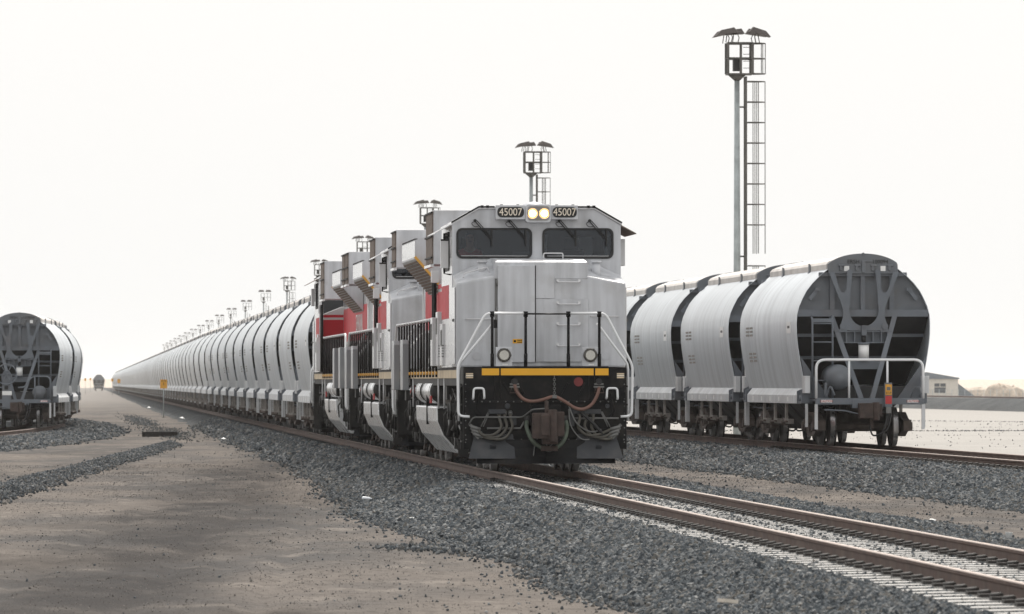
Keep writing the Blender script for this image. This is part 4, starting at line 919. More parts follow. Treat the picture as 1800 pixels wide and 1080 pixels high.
def wagon_end(t, rear, brake_stand):
    """everything on one end; rear ends are the same thing turned about the middle of the wagon"""
    C = Vector((0, WL / 2, 0)); M = Matrix.Translation(C) @ Matrix.Rotation(PI, 4, 'Z') @ Matrix.Translation(-C) if rear else Matrix.Identity(4)
    lad = 1 if brake_stand else -1
    def put(mb, name, mats, parent=t, bevel=0):
        mb.v = [tuple(M @ Vector(v)) for v in mb.v]; return mb.build(name, mats, parent, bevel)
    ye = Y0 + .16
    # end sheet above, sloping hopper sheet below
    e = MB(); up = [(-width_at(z) + .012, z) for z in (4.15, 3.9, 3.7, 3.5, 3.3, 3.1)]; e.prism(up + [(-x, z) for x, z in reversed(up)], ye, ye + .03); es = put(e, 'end_sheet', WEND)
    e = MB(); e.loft([[(-width_at(z) + .012, y, z), (width_at(z) - .012, y, z)] for y, z in ((ye, 3.1), (ye + .75, 2.63), (ye + 1.55, 2.1), (ye + 2.5, 1.45))], smooth=False)
    for y, z in ((ye + .72, 2.63), (ye + 1.5, 2.1)): e.box(-width_at(z) + .02, width_at(z) - .02, y - .10, y + .02, z - .04, z + .04, 1)
    put(e, 'slope_sheet', [WSLOPE, WFRAME])
    r = MB(); w3 = width_at(3.15) - .02; r.box(-w3, w3, Y0 + .02, ye, 3.07, 3.235); r.box(-1.05, 1.05, Y0 + .03, ye, 4.03, 4.12)
    for u in (-.73, 0, .69): r.box(u - .055, u + .055, Y0 + .05, ye, 3.235, 4.05)
    for s in (-1, 1): r.beam((s * 1.28, Y0 + .02, 3.48), (s * 1.10, Y0 + .02, 3.70), .07, .09); r.box(s * 1.09 - .06, s * 1.09 + .06, Y0 - .06, Y0 + .06, 3.68, 3.75)
    put(r, 'end_stiffener', WFRAME, es)
    # hat plate
    h = MB(); arc = [(.84 * math.sin(a), 4.32 + .25 * (math.cos(a) - math.cos(R(62))) / (1 - math.cos(R(62)))) for a in [R(q) for q in range(-62, 63, 6)]]
    k = .84 / abs(arc[0][0]); arc = [(x * k, z) for x, z in arc]; h.prism([(.84, 4.09), (-.84, 4.09)] + arc, Y0 - .02, Y0 + .16)
    h.cyl((0, Y0 - .05, 4.56), (0, Y0 + .1, 4.56), .03, n=8); h.box(-.04, .04, Y0 - .07, Y0, 4.12, 4.38); h.box(-.05, .20, Y0 - .06, Y0, 4.37, 4.41)
    for u in (-.54, -.16, .22, .62): h.box(u - .03, u + .03, Y0 - .06, Y0, 4.16, 4.29); h.tube([(u - .05, Y0 - .04, 4.28), (u + .09, Y0 - .04, 4.28)], .025, 6)
    hat = put(h, 'roof_end_plate', WEND, bevel=.008)
    s_ = MB()
    for u in (-.40, .47): s_.box(u - .06, u + .06, Y0 - .028, Y0 - .02, 4.15, 4.27)
    put(s_, 'reflector', WHITEW, hat)
    for tx, u in (('ERSH', -.24), ('100094', .40)):
        o = text(tx, .13, BOARD, hat, (0, 0, 0), name='lettering')
        if rear: o.location = (-u, WL - (Y0 - .026), 4.37); o.rotation_euler = (PI / 2, 0, PI)
        else: o.location = (u, Y0 - .026, 4.37)
    # yoke plate
    half = [(.72, 4.20), (.84, 4.14), (.80, 4.02), (.55, 3.40), (.50, 3.22), (.50, 3.05), (.56, 2.86), (.58, 2.76), (.30, 2.735), (.0, 2.735)]
    inner = [(0, 2.83)] + [(.355 * math.sin(a), 3.25 - .36 * math.cos(a) * 1.15) for a in [R(q) for q in range(20, 111, 15)]] + [(.33, 3.62), (.27, 4.15), (.33, 4.20), (.40, 4.15), (.41, 3.72), (.46, 3.64), (.53, 3.64), (.58, 3.72), (.70, 4.12)]
    yk = MB()
    poly = half[:-1] + [(-x, z) for x, z in reversed(half[:-1])][0:0]
    full = [(x, z) for x, z in half[1:]] + [(-x, z) for x, z in reversed(half[1:-1])]
    inn = inner[1:]; full = full + [(-x, z) for x, z in reversed(inn)] + [(x, z) for x, z in inner]
    yk.prism(full, Y0 - .12, Y0 - .075)
    for s in (-1, 1): yk.cyl((s * .50, Y0 - .16, 2.84), (s * .50, Y0 - .05, 2.84), .075, n=14); yk.box(s * .5 - .1, s * .5 + .1, Y0 - .12, Y0 - .02, 2.70, 2.76)
    yk.cyl((0, Y0 - .17, 2.80), (0, Y0 - .05, 2.80), .05, n=10); yk.box(-.06, .06, Y0 - .17, Y0 - .12, 2.62, 2.86)
    put(yk, 'hatch_yoke', WFRAME)
    f = MB(); f.box(-.68, .68, Y0 - .1, Y0 + .05, 2.70, 2.725); f.box(-.60, .60, Y0 - .1, Y0 + .05, 2.44, 2.46)
    for u in (-.56, -.42, -.22, .22, .42, .56): f.box(u - .012, u + .012, Y0 - .1, Y0 + .05, 2.46, 2.70)
    f.box(-.55, .55, Y0 + .04, Y0 + .06, 2.46, 2.70)
    f.prism([(-.42, 2.03), (.42, 2.03), (.34, 1.82), (-.34, 1.82)], Y0 - .05, Y0 + .05)
    put(f, 'actuator_bracket', WFRAME)
    a = MB(); a.cyl((0, Y0 - .06, 2.08), (0, Y0 - .06, 2.40), .125, n=20); a.cyl((0, Y0 - .06, 2.40), (0, Y0 - .06, 2.45), .14, n=20, m=1); a.cyl((0, Y0 - .06, 2.03), (0, Y0 - .06, 2.08), .14, n=20, m=1); a.cyl((0, Y0 - .06, 2.45), (0, Y0 - .06, 2.64), .055, n=12, m=2); a.tube([(-.2, Y0 - .06, 2.06), (-.1, Y0 - .06, 2.06)], .02, 6, 1)
    put(a, 'pneumatic_cylinder', [WHITEW, WFRAME, RUBBER])
    # big V struts, corner gussets
    v = MB()
    for s in (-1, 1):
        v.beam((s * .76, Y0 + .06, 3.09), (s * .13, Y0 - .55, 1.12), .115, .07, up=(0, 1, 0))
    put(v, 'end_strut', WFRAME)
    for s in (-1, 1):
        gs = MB(); gs.prism([(s * 1.50, 2.12), (s * 1.47, 1.95), (s * 1.36, 1.32), (s * 1.36, 1.13), (s * .82, 1.13)], Y0 - .02, Y0 + .02); put(gs, 'corner_gusset', WFRAME)
        bx = MB(); bx.box(s * 1.42 - .06, s * 1.42 + .06, .45, 1.0, 1.25, 1.66); put(bx, 'side_box', WSILL, bevel=.01)
        cs = MB(); cs.box(s * 1.27 - .035, s * 1.27 + .035, .0, .06, .40, .99); cs.box(s * 1.40 - .03, s * 1.40 + .03, .75, .82, .45, 1.0); put(cs, 'corner_step', [WSILL])
        jb = MB(); jb.prism([(s * 1.50, 1.02), (s * 1.50, 1.34), (s * 1.38, 1.40), (s * 1.30, 1.02)], .95, 1.05); jb.prism([(s * 1.52, 1.0), (s * 1.52, 1.30), (s * 1.38, 1.36), (s * 1.30, 1.0)], 1.55, 1.66); jb.box(s * 1.36 - .14, s * 1.36 + .14, 1.05, 1.60, 1.0, 1.06); jb.cyl((s * 1.45, 1.3, 1.06), (s * 1.45, 1.3, 1.2), .06, n=10); put(jb, 'jacking_bracket', [WFRAME])
    # platform, handrail, ladder
    p = MB(); p.box(-1.28, 1.28, 0, .12, .985, 1.135); p.box(-1.26, 1.26, .12, 1.5, 1.06, 1.11); p.box(-.42, .42, -.03, .3, .90, 1.10)
    pf = put(p, 'end_platform', WFRAME, bevel=.006)
    for u in (-1.03, 1.02):
        c = MB(); c.box(u - .13, u + .13, -.012, -.004, 1.03, 1.095); put(c, 'caution_label', WHITEW, pf)
        o = text('CAUTION', .065, REDM, pf, (0, 0, 0))
        if rear: o.location = (-u, WL + .016, 1.062); o.rotation_euler = (PI / 2, 0, PI)
        else: o.location = (u, -.016, 1.062)
    hr = MB()
    if brake_stand:
        hr.tube(round_path([(1.27, .03, 1.13), (1.27, .03, 2.04), (.52, .03, 2.04), (.30, .03, 1.62), (.0, .03, 1.6)], .22, 6), .032, 10); hr.tube([(.66, .03, 1.13), (.66, .03, 2.04)], .026, 8); hr.tube(round_path([(-1.27, .03, 1.13), (-1.27, .03, 1.6), (-.5, .03, 1.6)], .15, 6), .032, 10); hr.tube([(1.27, .03, 1.56), (.4, .03, 1.56)], .015, 6)
    else:
        hr.tube(round_path([(-1.27, .03, 1.13), (-1.27, .03, 2.04), (1.27, .03, 2.04), (1.27, .03, 1.13)], .22, 6), .032, 10)
        for u in (-.49, .42): hr.tube([(u, .03, 1.13), (u, .03, 2.04)], .026, 8)
    put(hr, 'end_handrail', WHITE if not brake_stand else WFRAME)
    l = MB(); x0, x1 = (.77, 1.25); x0, x1 = (lad * x0, lad * x1)
    l.tube(round_path([(x0, Y0 - .25, 1.12), (x0, Y0 - .25, 3.0), (x0, Y0 + .03, 3.08)], .08), .024, 8); l.tube(round_path([(x1, Y0 - .25, 1.12), (x1, Y0 - .25, 3.0), (x1, Y0 + .03, 3.08)], .08), .024, 8)
    for z in (1.55, 2.02, 2.46, 2.9): l.tube([(x0, Y0 - .25, z), (x1, Y0 - .25, z)], .018, 6)
    l.box(min(x0, x1), max(x0, x1), Y0 - .27, Y0 - .23, 2.93, 3.02)
    put(l, 'ladder', WFRAME)
    cu = MB(); cu.box(-.14, .14, -.05, .9, .74, .98); cu.box(-.29, .02, -.38, -.02, .66, 1.02); cu.box(.0, .26, -.26, -.02, .70, 1.0); cu.cyl((.10, -.31, .62), (.10, -.31, 1.04), .085, n=12); cu.box(-.03, .06, -.2, -.1, .42, .66); cu.tube([(-1.1, .0, .86), (-.6, -.05, .84), (-.1, -.1, .72)], .018, 6, 1)
    put(cu, 'coupler', [RUST, WFRAME], bevel=.015)
    hs = MB(); hs.tube(smooth_path([(.36, -.02, .95), (.38, -.16, .7), (.28, -.2, .35), (.20, -.2, .28)], 5), .03, 8); hs.tube(smooth_path([(.50, -.02, .95), (.46, -.12, .62), (.34, -.18, .36), (.05, -.2, .26), (-.03, -.2, .5)], 5), .022, 8); put(hs, 'brake_hose', RUBBER)
    if brake_stand:
        b = MB(); b.box(-.62, -.28, -.04, .10, 1.0, 1.72); b.box(-.62, -.28, -.05, .10, .75, 1.0); b.prism([(-.62, 1.72), (-.28, 1.72), (-.24, 2.06), (-.35, 2.26), (-.55, 2.26), (-.66, 2.06)], -.02, .10)
        bs = put(b, 'brake_stand', WFRAME, bevel=.01)
        wv = MB(); wv.tube([(-.45 + .40 * math.cos(q), -.10, 2.12 + .40 * math.sin(q)) for q in [2 * PI * k / 28 for k in range(29)]], .025, 8)
        for k in range(6): wv.tube([(-.45, -.10, 2.12), (-.45 + .4 * math.cos(k * PI / 3), -.10, 2.12 + .4 * math.sin(k * PI / 3))], .014, 6)
        wv.cyl((-.45, -.13, 2.12), (-.45, 0, 2.12), .05, n=10); put(wv, 'handwheel', WFRAME, bs)
        sq = MB(); sq.box(-.62, -.24, -.052, -.04, 1.30, 1.46); put(sq, 'notice_plate', WHITEW, bs)
        sq = MB(); sq.box(-.53, -.38, -.052, -.04, 1.52, 1.66); put(sq, 'recess', RUBBER, bs)
        tk = MB(); tk.lathe([(.0, .55), (.15, .58), (.26, .65), (.28, .72), (.28, 1.1), (.0, 1.1)], 'y', (.80, 0, 1.40), 24); put(tk, 'air_tank', WEND)
    else:
        tk = MB(); tk.lathe([(.0, .30), (.12, .315), (.22, .38), (.28, .47), (.30, .58), (.30, 1.5), (.0, 1.52)], 'y', (-.66, 0, 1.63), 28); put(tk, 'air_tank', WEND)
        vb = MB(); vb.box(-1.02, -.96, .4, .5, 1.2, 1.5); vb.tube(smooth_path([(-.98, .4, 1.15), (-.9, .3, 1.4), (-.8, .3, 1.2)], 5), .025, 6); vb.tube([(1.0, .2, 1.15), (1.08, .1, 1.4), (1.2, .15, 1.4), (1.24, .2, 1.14)], .015, 6); put(vb, 'valve_gear', WEND)

def wagon_bogie(t, yc):
    f = MB()
    for s in (-1, 1):
        poly = [(yc - 1.35, .36), (yc - 1.35, .60), (yc - .95, .66), (yc - .55, .80), (yc + .55, .80), (yc + .95, .66), (yc + 1.35, .60), (yc + 1.35, .36), (yc + .9, .34), (yc + .5, .22), (yc - .5, .22), (yc - .9, .34)]
        hole = [rrect(yc - .32, yc + .32, .30, .68, .06, 3)]
        f.plate(poly, hole, s * 1.02 - .09, s * 1.02 + .09, 'x')
        f.box(s * 1.0 - .2, s * 1.0 + .2, yc - .22, yc + .22, .56, .72)
    f.box(-1.0, 1.0, yc - .2, yc + .2, .5, .78); f.cyl((0, yc, .78), (0, yc, .95), .3, n=14)
    fr = f.build('bogie_frame', BOGIE, t, bevel=.012)
    for s in (-1, 1):
        for q in (-.2, .0, .2):
            sp = MB(); sp.tube([(s * 1.05 + .06 * math.cos(k * .9), yc + q + .06 * math.sin(k * .9), .31 + k * .0075) for k in range(33)], .014, 5); sp.build('coil_spring', BOGIE, fr)
        for q in (-.915, .915):
            j = MB(); j.cyl((s * .9, yc + q, .46), (s * 1.2, yc + q, .46), .11, n=12); j.box(s * 1.06 - .1, s * 1.06 + .1, yc + q - .16, yc + q + .16, .40, .62); j.build('axle_box', BOGIE, fr)
    for q in (-.915, .915): wheelset(fr, yc + q, .46, .13, .085)
    b = MB(); b.beam((-.75, yc - .45, .4), (.75, yc - .45, .4), .1, .12); b.beam((-.75, yc + .45, .4), (.75, yc + .45, .4), .1, .12); b.build('brake_beam', BOGIE, fr)

def make_wagon(stand_first):
    t = thing('hopper_wagon', 'grey hopper wagon', 'hopper wagon')
    for s in (-1, 1):
        b = MB(); b.loft([[(s * x, y, z) for x, z in PROF] for y in (Y0, Y0 + .05, 4, 6.65, 9.3, Y1 - .05, Y1)])
        b.loft([[(s * (x - .012), y, z) for x, z in PROF] for y in (Y0, Y1)])
        for y in (Y0, Y1): b.loft([[(s * x, y, z) for x, z in PROF], [(s * (x - .012), y, z) for x, z in PROF]], smooth=False)
        for y in (2.9, 4.7, 6.65, 8.5, 10.4): b.loft([[(s * (x + .004), y + d, z) for x, z in PROF] for d in (-.012, .012)], smooth=False)
        sh = b.build('body_shell', WGREY, t)
        m = MB(); m.box(s * 1.604, s * 1.612, 2.1, 2.9, 2.68, 2.96, 0); m.box(s * 1.612, s * 1.614, 2.3, 2.7, 2.80, 2.86, 1); m.build('placard', [WHITEW, BOARD], sh)
        m = MB()
        for k in range(3):
            for j in range(2): m.box(s * 1.600, s * 1.613, 9.6 + j * .75, 10.15 + j * .75, 2.66 + k * .09, 2.71 + k * .09)
            for j in range(2):
                z = 2.02 + k * .09; m.box(s * (width_at(z) - .02), s * (width_at(z) + .012), 9.3 + j * .8, 9.9 + j * .8, z, z + .045)
        m.build('stencil_lettering', RIG, sh)
        sk = MB(); sk.prism([(s * 1.28, 1.36), (s * 1.363, 1.37), (s * 1.50, 1.20), (s * 1.50, 1.0), (s * 1.28, 1.0)], 1.75, 11.55); sk = sk.build('side_sill', WSILL, t, bevel=.008)
        m = MB(); [m.box(s * 1.50, s * 1.504, y - .11, y + .11, 1.05, 1.16) for y in (3.5, 5.2, 6.9, 8.6, 10.3)]; m.build('reflector', WHITEW, sk)
        # discharge gear under the sill
        gr = MB()
        for y in (4.5, 6.65, 8.8):
            gr.box(s * 1.40 - .03, s * 1.40 + .03, y - .07, y + .07, .58, 1.0); gr.box(s * 1.36 - .05, s * 1.36 + .08, y - .45, y + .25, .50, .62); gr.box(s * 1.42, s * 1.47, y - .42, y + .2, .54, .58, 1); gr.cyl((s * 1.3, y + .22, .52), (s * 1.5, y + .22, .52), .06, n=8, m=1)
        gr.build('discharge_gear', [RIG, BOGIE], t)
    MB().prism([(-1.2, 1.0), (1.2, 1.0), (1.30, 1.42), (-1.30, 1.42)], 1.4, 11.9).build('hopper_floor', WSLOPE, t)
    ch = MB()
    for y in (4.6, 6.65, 8.7): ch.add([(-1.2, y - .9, 1.0), (1.2, y - .9, 1.0), (1.2, y + .9, 1.0), (-1.2, y + .9, 1.0), (-.6, y - .4, .35), (.6, y - .4, .35), (.6, y + .4, .35), (-.6, y + .4, .35)], [(0, 1, 5, 4), (1, 2, 6, 5), (2, 3, 7, 6), (3, 0, 4, 7), (7, 6, 5, 4)])
    ch.build('hopper_chute', WSLOPE, t); MB().box(-.22, .22, .2, WL - .2, .72, .98).build('centre_sill', BOGIE, t)
    rows = [(-.86, 4.10), (-.86, 4.31), (-.80, 4.38), (-.45, 4.51), (0, 4.555), (.45, 4.51), (.80, 4.38), (.86, 4.31), (.86, 4.10)]
    cv = MB().prism(list(reversed(rows)), Y0 + .20, Y1 - .20).build('roof_cover', COVER, t, bevel=.01)
    cl = MB()
    for s in (-1, 1):
        for y in (4.2, 9.2): cl.prism([(s * .86, 4.06), (s * .93, 4.06), (s * .89, 4.22), (s * .89, 4.38), (s * .86, 4.34)], y - .12, y + .12)
    cl.build('cover_clamp', WEND, cv)
    wagon_end(t, False, stand_first); wagon_end(t, True, not stand_first)
    wagon_bogie(t, 2.25); wagon_bogie(t, 11.05)
    return t

def make_far_wagon():
    """the same wagon as one light mesh, for where it is only a few pixels wide"""
    b = MB()
    for s in (-1, 1):
        b.loft([[(s * x, y, z) for x, z in PROF[::2] + [PROF[-1]]] for y in (Y0, Y1)], 0)
        b.prism([(s * 1.28, 1.36), (s * 1.363, 1.37), (s * 1.50, 1.20), (s * 1.50, 1.0), (s * 1.28, 1.0)], 1.75, 11.55, m=4)
        for y in (.05, 13.2): b.box(s * 1.25 - .04, s * 1.25 + .04, y, y + .07, .4, 1.0, 4)
        for y in (4.5, 6.65, 8.8): b.box(s * 1.40 - .03, s * 1.40 + .03, y - .07, y + .07, .5, 1.0, 5); b.box(s * 1.36 - .05, s * 1.36 + .08, y - .45, y + .25, .50, .62, 5)
        for yc in (2.25, 11.05): b.prism([(yc - 1.35, .36), (yc - 1.35, .62), (yc - .5, .8), (yc + .5, .8), (yc + 1.35, .62), (yc + 1.35, .36), (yc + .5, .2), (yc - .5, .2)], s * 1.02 - .09, s * 1.02 + .09, 'x', 6)
        for y in (1.335, 3.165, 10.135, 11.965): b.lathe([(.46, s * .81), (.46, s * .68)], 'x', (0, y, .46), 12, 6)
        for y in (4.2, 9.2): b.box(s * .86, s * .91, y - .12, y + .12, 4.06, 4.32, 2)
    for d, y0 in ((1, 0), (-1, WL)):
        ye = y0 + d * (Y0 + .16); w = [(-width_at(z) + .012, z) for z in (4.15, 3.7, 3.3, 3.1)]; b.prism(w + [(-x, z) for x, z in reversed(w)], ye, ye + d * .03, m=2)
        b.loft([[(-width_at(z) + .02, ye + d * y, z), (width_at(z) - .02, ye + d * y, z)] for y, z in ((0, 3.1), (2.5, 1.45))], 3, False)
        b.prism([(.84, 4.09), (-.84, 4.09), (-.84, 4.32), (-.5, 4.49), (0, 4.57), (.5, 4.49), (.84, 4.32)], y0 + d * (Y0 - .02), y0 + d * (Y0 + .16), m=2); b.box(-1.5, 1.5, y0 + d * (Y0), ye, 3.07, 3.235, 2)
        for s in (-1, 1): b.beam((s * .76, y0 + d * 1.1, 3.09), (s * .13, y0 + d * .55, 1.12), .115, .07, 2, up=(0, 1, 0)); b.beam((s * .7, y0 + d * 1.0, 4.1), (s * .5, y0 + d * 1.0, 2.75), .14, .05, 2, up=(0, 1, 0))
        b.box(-1.28, 1.28, y0, y0 + d * 1.3, 1.0, 1.13, 2); b.tube(round_path([(-1.27, y0 + d * .03, 1.13), (-1.27, y0 + d * .03, 2.04), (1.27, y0 + d * .03, 2.04), (1.27, y0 + d * .03, 1.13)], .2, 3), .03, 5, 4)
        b.box(-.2, .2, y0 - d * .2, y0 + d * .5, .68, 1.0, 6)
    b.prism([(.86, 4.31), (.45, 4.52), (-.45, 4.52), (-.86, 4.31), (-.86, 4.10), (.86, 4.10)], Y0 + .2, Y1 - .2, m=1); b.box(-1.2, 1.2, 1.5, 11.8, .7, 1.4, 3)
    return b.build('hopper_wagon', [WGREY, COVER, WEND, WSLOPE, WSILL, RIG, BOGIE])

ORD = ['first', 'second', 'third', 'fourth', 'fifth', 'sixth', 'seventh', 'eighth', 'ninth', 'tenth', 'eleventh', 'twelfth']
WA = make_wagon(False); wagons_n = 0
def place_wagon(src, cx, zf, y, label, group, flip=False):
    global wagons_n
    w = src if src.get('used') is None and src in (WA,) and wagons_n == 0 else copy_tree(src)
    wagons_n += 1
    ya, yb = y, y + WL
    ang = -math.atan2(cx(yb - 2.2) - cx(ya + 2.2), yb - ya - 4.4)
    xa = cx(ya + 2.2) - math.tan(-ang) * 2.2
    if flip:
        w.location = (xa + math.tan(-ang) * WL, yb, zf((ya + yb) / 2)); w.rotation_euler = (0, 0, ang + PI)
    else:
        w.location = (xa, y, zf((ya + yb) / 2)); w.rotation_euler = (0, 0, ang)
    w['label'] = label; w['category'] = 'hopper wagon'; w['group'] = group
    return w
G1 = 'hopper wagons of the short rake beyond the locomotives'
for k in range(6):
    lab = ('nearest grey hopper wagon, its end with white handrail and red lamp box in full view' if k == 0 else
           f'grey hopper wagon, {ORD[k]} in the short rake from the one with the open end view')
    place_wagon(WA, right_x, lambda y: RIGHT_Z, 143.8 + k * PITCHL, lab, G1)
G2 = 'hopper wagons of the long train behind the locomotives'
for k in range(10):
    place_wagon(WA, main_x, main_z, 177.3 + k * PITCHL, f'grey hopper wagon, {ORD[k]} behind the three locomotives', G2, flip=k % 2 == 1)
G3 = 'pale hopper wagons on the curved track'
WFAR = make_far_wagon()
for k in range(5):
    lab = ('pale hopper wagon with handwheel on its end, leading the curved rake' if k == 0 else f'pale hopper wagon, {ORD[k]} of the rake on the curve')
    place_wagon(WA if k < 3 else WFAR, left_x, lambda y: LEFT_Z, 243.0 + k * PITCHL, lab, G3, flip=True)
first = True
for k in range(10, 97):
    y = 177.3 + k * PITCHL
    if first: w = WFAR; first = False
    else: w = WFAR.copy(); COL.objects.link(w)
    w.location = (main_x(y), y, main_z(y + 6)); w.rotation_euler = (0, 0, -.00324 if y > 350 else 0)
    w['label'] = f'grey hopper wagon, {ORD[k]} behind the three locomotives' if k < 12 else 'distant grey hopper wagon in the hazy far part of the long train'; w['category'] = 'hopper wagon'; w['group'] = G2
w = WFAR.copy(); COL.objects.link(w); w.location = (8.4, 1690, -1.15); tag(w, 'lone hopper wagon seen end on in the haze between the two trains', 'hopper wagon'); del w['group']

# end of train device on the nearest wagon
t = thing('end_of_train_device', 'grey box with amber and red panels hung on the end of the nearest wagon', 'train end lamp', (right_x(143.8) + .42, 143.72, RIGHT_Z + .88))
h = MB().box(-.09, .09, -.10, .04, .05, .62).build('housing', WFRAME, t, bevel=.01)
MB().box(-.075, .075, -.108, -.10, .12, .31).build('red_panel', REDM, h); MB().box(-.075, .075, -.108, -.10, .33, .58).build('amber_panel', SIGN, h)
MB().box(-.045, .045, -.114, -.108, .44, .52).build('lens', DSTEEL, h); text('ECP', .075, BOARD, h, (0, -.112, .375))
MB().box(-.06, .06, -.13, -.05, -.10, .05).build('clamp', DSTEEL, t)
MB().tube(smooth_path([(0, -.09, -.1), (-.02, -.1, -.3), (-.15, -.1, -.52), (-.24, -.12, -.6)], 5), .018, 6).build('hose', RUBBER, t)

# ------------------------------------------------------------------ floodlight masts
def make_mast(detail=True):
    t = thing('floodlight_mast', 'steel floodlight mast', 'floodlight mast'); H = 15.0     # local z=0 at the ground
    MB().tube([(0, 0, 0), (0, 0, 13.2)], [.15, .095], 12).build('pole', GALV, t)
    MB().cyl((0, 0, 0), (0, 0, .05), .28, n=12).build('base_plate', GALV, t)
    # ladder with safety hoops, carried clear of the pole
    l = MB()
    for dy in (-.2, .2): l.box(.265, .345, dy - .02, dy + .02, 1.0, 13.2)
    for k in range(34): l.tube([(.32, -.2, 1.2 + k * .35), (.32, .2, 1.2 + k * .35)], .012, 5)
    ld = l.build('ladder', MASTD, t)
    b = MB(); [b.box(.05, .34, -.03, .03, z - .03, z + .03) for z in (2.5, 5.2, 6.7, 12.1)]; b.build('ladder_bracket', MASTD, ld)
    hp = MB(); zs = [13.02 - .74 * k for k in range(15)]
    for z in zs:
        if abs(z - 7.1) < .2: continue
        hp.tube([(.34 + .68 * math.sin(a), -.34 * math.cos(a), z) for a in [PI * k / 10 for k in range(11)]], .018, 5)
    for a in (24, 37, 90, 143, 156):
        x, y = .34 + .68 * math.sin(R(a)), -.34 * math.cos(R(a)); hp.tube([(x, y, 2.66), (x, y, 6.36)], .016, 5); hp.tube([(x, y, 6.8), (x, y, 13.02)], .016, 5)
    hp.build('safety_cage', MASTD, ld)
    p = MB(); p.box(-.38, .55, -.38, .38, 13.26, 13.31); p.tube([(0, 0, 13.05), (0, 0, 13.26)], [.1, .34], 10)
    for x, y in ((-.36, -.36), (-.36, .36), (.53, -.36), (.53, .36), (.1, -.36)): p.beam((x, y, 13.3), (x, y, 14.42), .085, .085)
    for z in (13.85, 14.4): p.tube([(-.36, -.36, z), (.53, -.36, z), (.53, .36, z), (-.36, .36, z), (-.36, -.36, z)], .034, 5)
    for z in (13.3, 13.85, 14.4): p.tube([(.53 + .5 * math.sin(a), -.36 * math.cos(a), z) for a in [PI * k / 8 for k in range(9)]], .02, 5)
    for a in (50, 90, 130): x, y = .53 + .5 * math.sin(R(a)), -.36 * math.cos(R(a)); p.tube([(x, y, 13.3), (x, y, 14.4)], .016, 5)
    for k in range(4): p.tube([(.2, -.2, 13.5 + k * .25), (.45, -.2, 13.5 + k * .25)], .012, 5)
    pf = p.build('platform_cage', MASTD, t)
    MB().box(-.14, .16, -.2, .2, 13.4, 13.86).build('control_box', BLACKM, pf)
    fl = MB()
    def lamp(cx, cy, s, tilt):
        m = MB(); u = Vector((s * math.cos(tilt), 0, -math.sin(tilt))); n_ = Vector((s * math.sin(tilt), 0, math.cos(tilt)))
        c = Vector((cx, cy, 14.72)); a = c - u * .36; b = c + u * .44; wv = Vector((0, .30, 0))
        lo = [a - wv, b - wv, b + wv, a + wv]; hi = [a - wv * .55 + u * .1 + n_ * .2, b - wv * .7 - u * .22 + n_ * .17, b + wv * .7 - u * .22 + n_ * .17, a + wv * .55 + u * .1 + n_ * .2]
        m.add(lo + hi, [(3, 2, 1, 0), (4, 5, 6, 7), (0, 1, 5, 4), (1, 2, 6, 5), (2, 3, 7, 6), (3, 0, 4, 7)])
        m.tube([(cx - s * .12, cy - .15, 14.42), (cx - s * .16, cy - .18, 14.6), c - u * .1 - wv * .6], .018, 5); m.tube([(cx + s * .05, cy + .1, 14.42), c + wv * .6], .018, 5)
        m.build('floodlight', LAMPH, t, bevel=.012)
    for cx, cy, s, ti in ((-.38, -.36, -1, .16), (-.42, .36, -1, .22), (-.10, 0, -1, .06), (.74, -.36, 1, .26), (.70, .36, 1, .14)): lamp(cx, cy, s, ti)
    return t
MAST = make_mast()
def far_mast_mesh():
    b = MB(); b.tube([(0, 0, 0), (0, 0, 13.2)], [.15, .095], 6); b.beam((.34, 0, 1), (.34, 0, 13), .05, .4, 1); b.beam((.68, 0, 2.4), (.68, 0, 12.7), .1, .03, 1)
    for k in range(14): b.box(.34, 1.0, -.05, .05, 2.4 + .74 * k, 2.43 + .74 * k, 1)
    b.tube([(0, 0, 13.05), (0, 0, 13.3)], [.1, .36], 6, 1); b.box(-.14, .16, -.2, .2, 13.4, 13.86, 1)
    for x in (-.36, .1, .53, .95): b.box(x - .03, x + .03, -.36, -.30, 13.3, 14.42, 1)
    for z in (13.85, 14.38): b.box(-.36, 1.0, -.36, -.32, z, z + .04, 1)
    for cx, s in ((-.32, -1), (.66, 1)): b.prism([(cx - .42, 14.62), (cx + .42, 14.62), (cx + .28, 14.88), (cx - .28, 14.88)], -.4, .4, m=2)
    return b.mesh('floodlight_mast', [GALV, MASTD, LAMPH])
FM = far_mast_mesh()
for k in range(19):
    y = 220.8 + 105.6 * k; x = 24.1 + .0047 * (y - 220.8) - .0
    z = -.55 + main_z(y) * .15
    lab = ['tallest floodlight mast rising behind the short rake of wagons', 'floodlight mast standing straight above the cab of the leading locomotive', 'floodlight mast just left of the leading locomotive roof', 'floodlight mast above the second locomotive roof', 'floodlight mast beside the cab of the third locomotive'][k] if k < 5 else (f'hazy floodlight mast, {ORD[k - 5]} beyond the third locomotive above the long train' if k < 12 else 'tiny faded floodlight mast at the far end of the row in the haze')
    if k == 0: o = MAST
    elif k < 6: o = copy_tree(MAST)
    else: o = bpy.data.objects.new('floodlight_mast', FM); COL.objects.link(o)
    o.location = (x, y, z); o['label'] = lab; o['category'] = 'floodlight mast'; o['group'] = 'floodlight masts in a row along the yard'

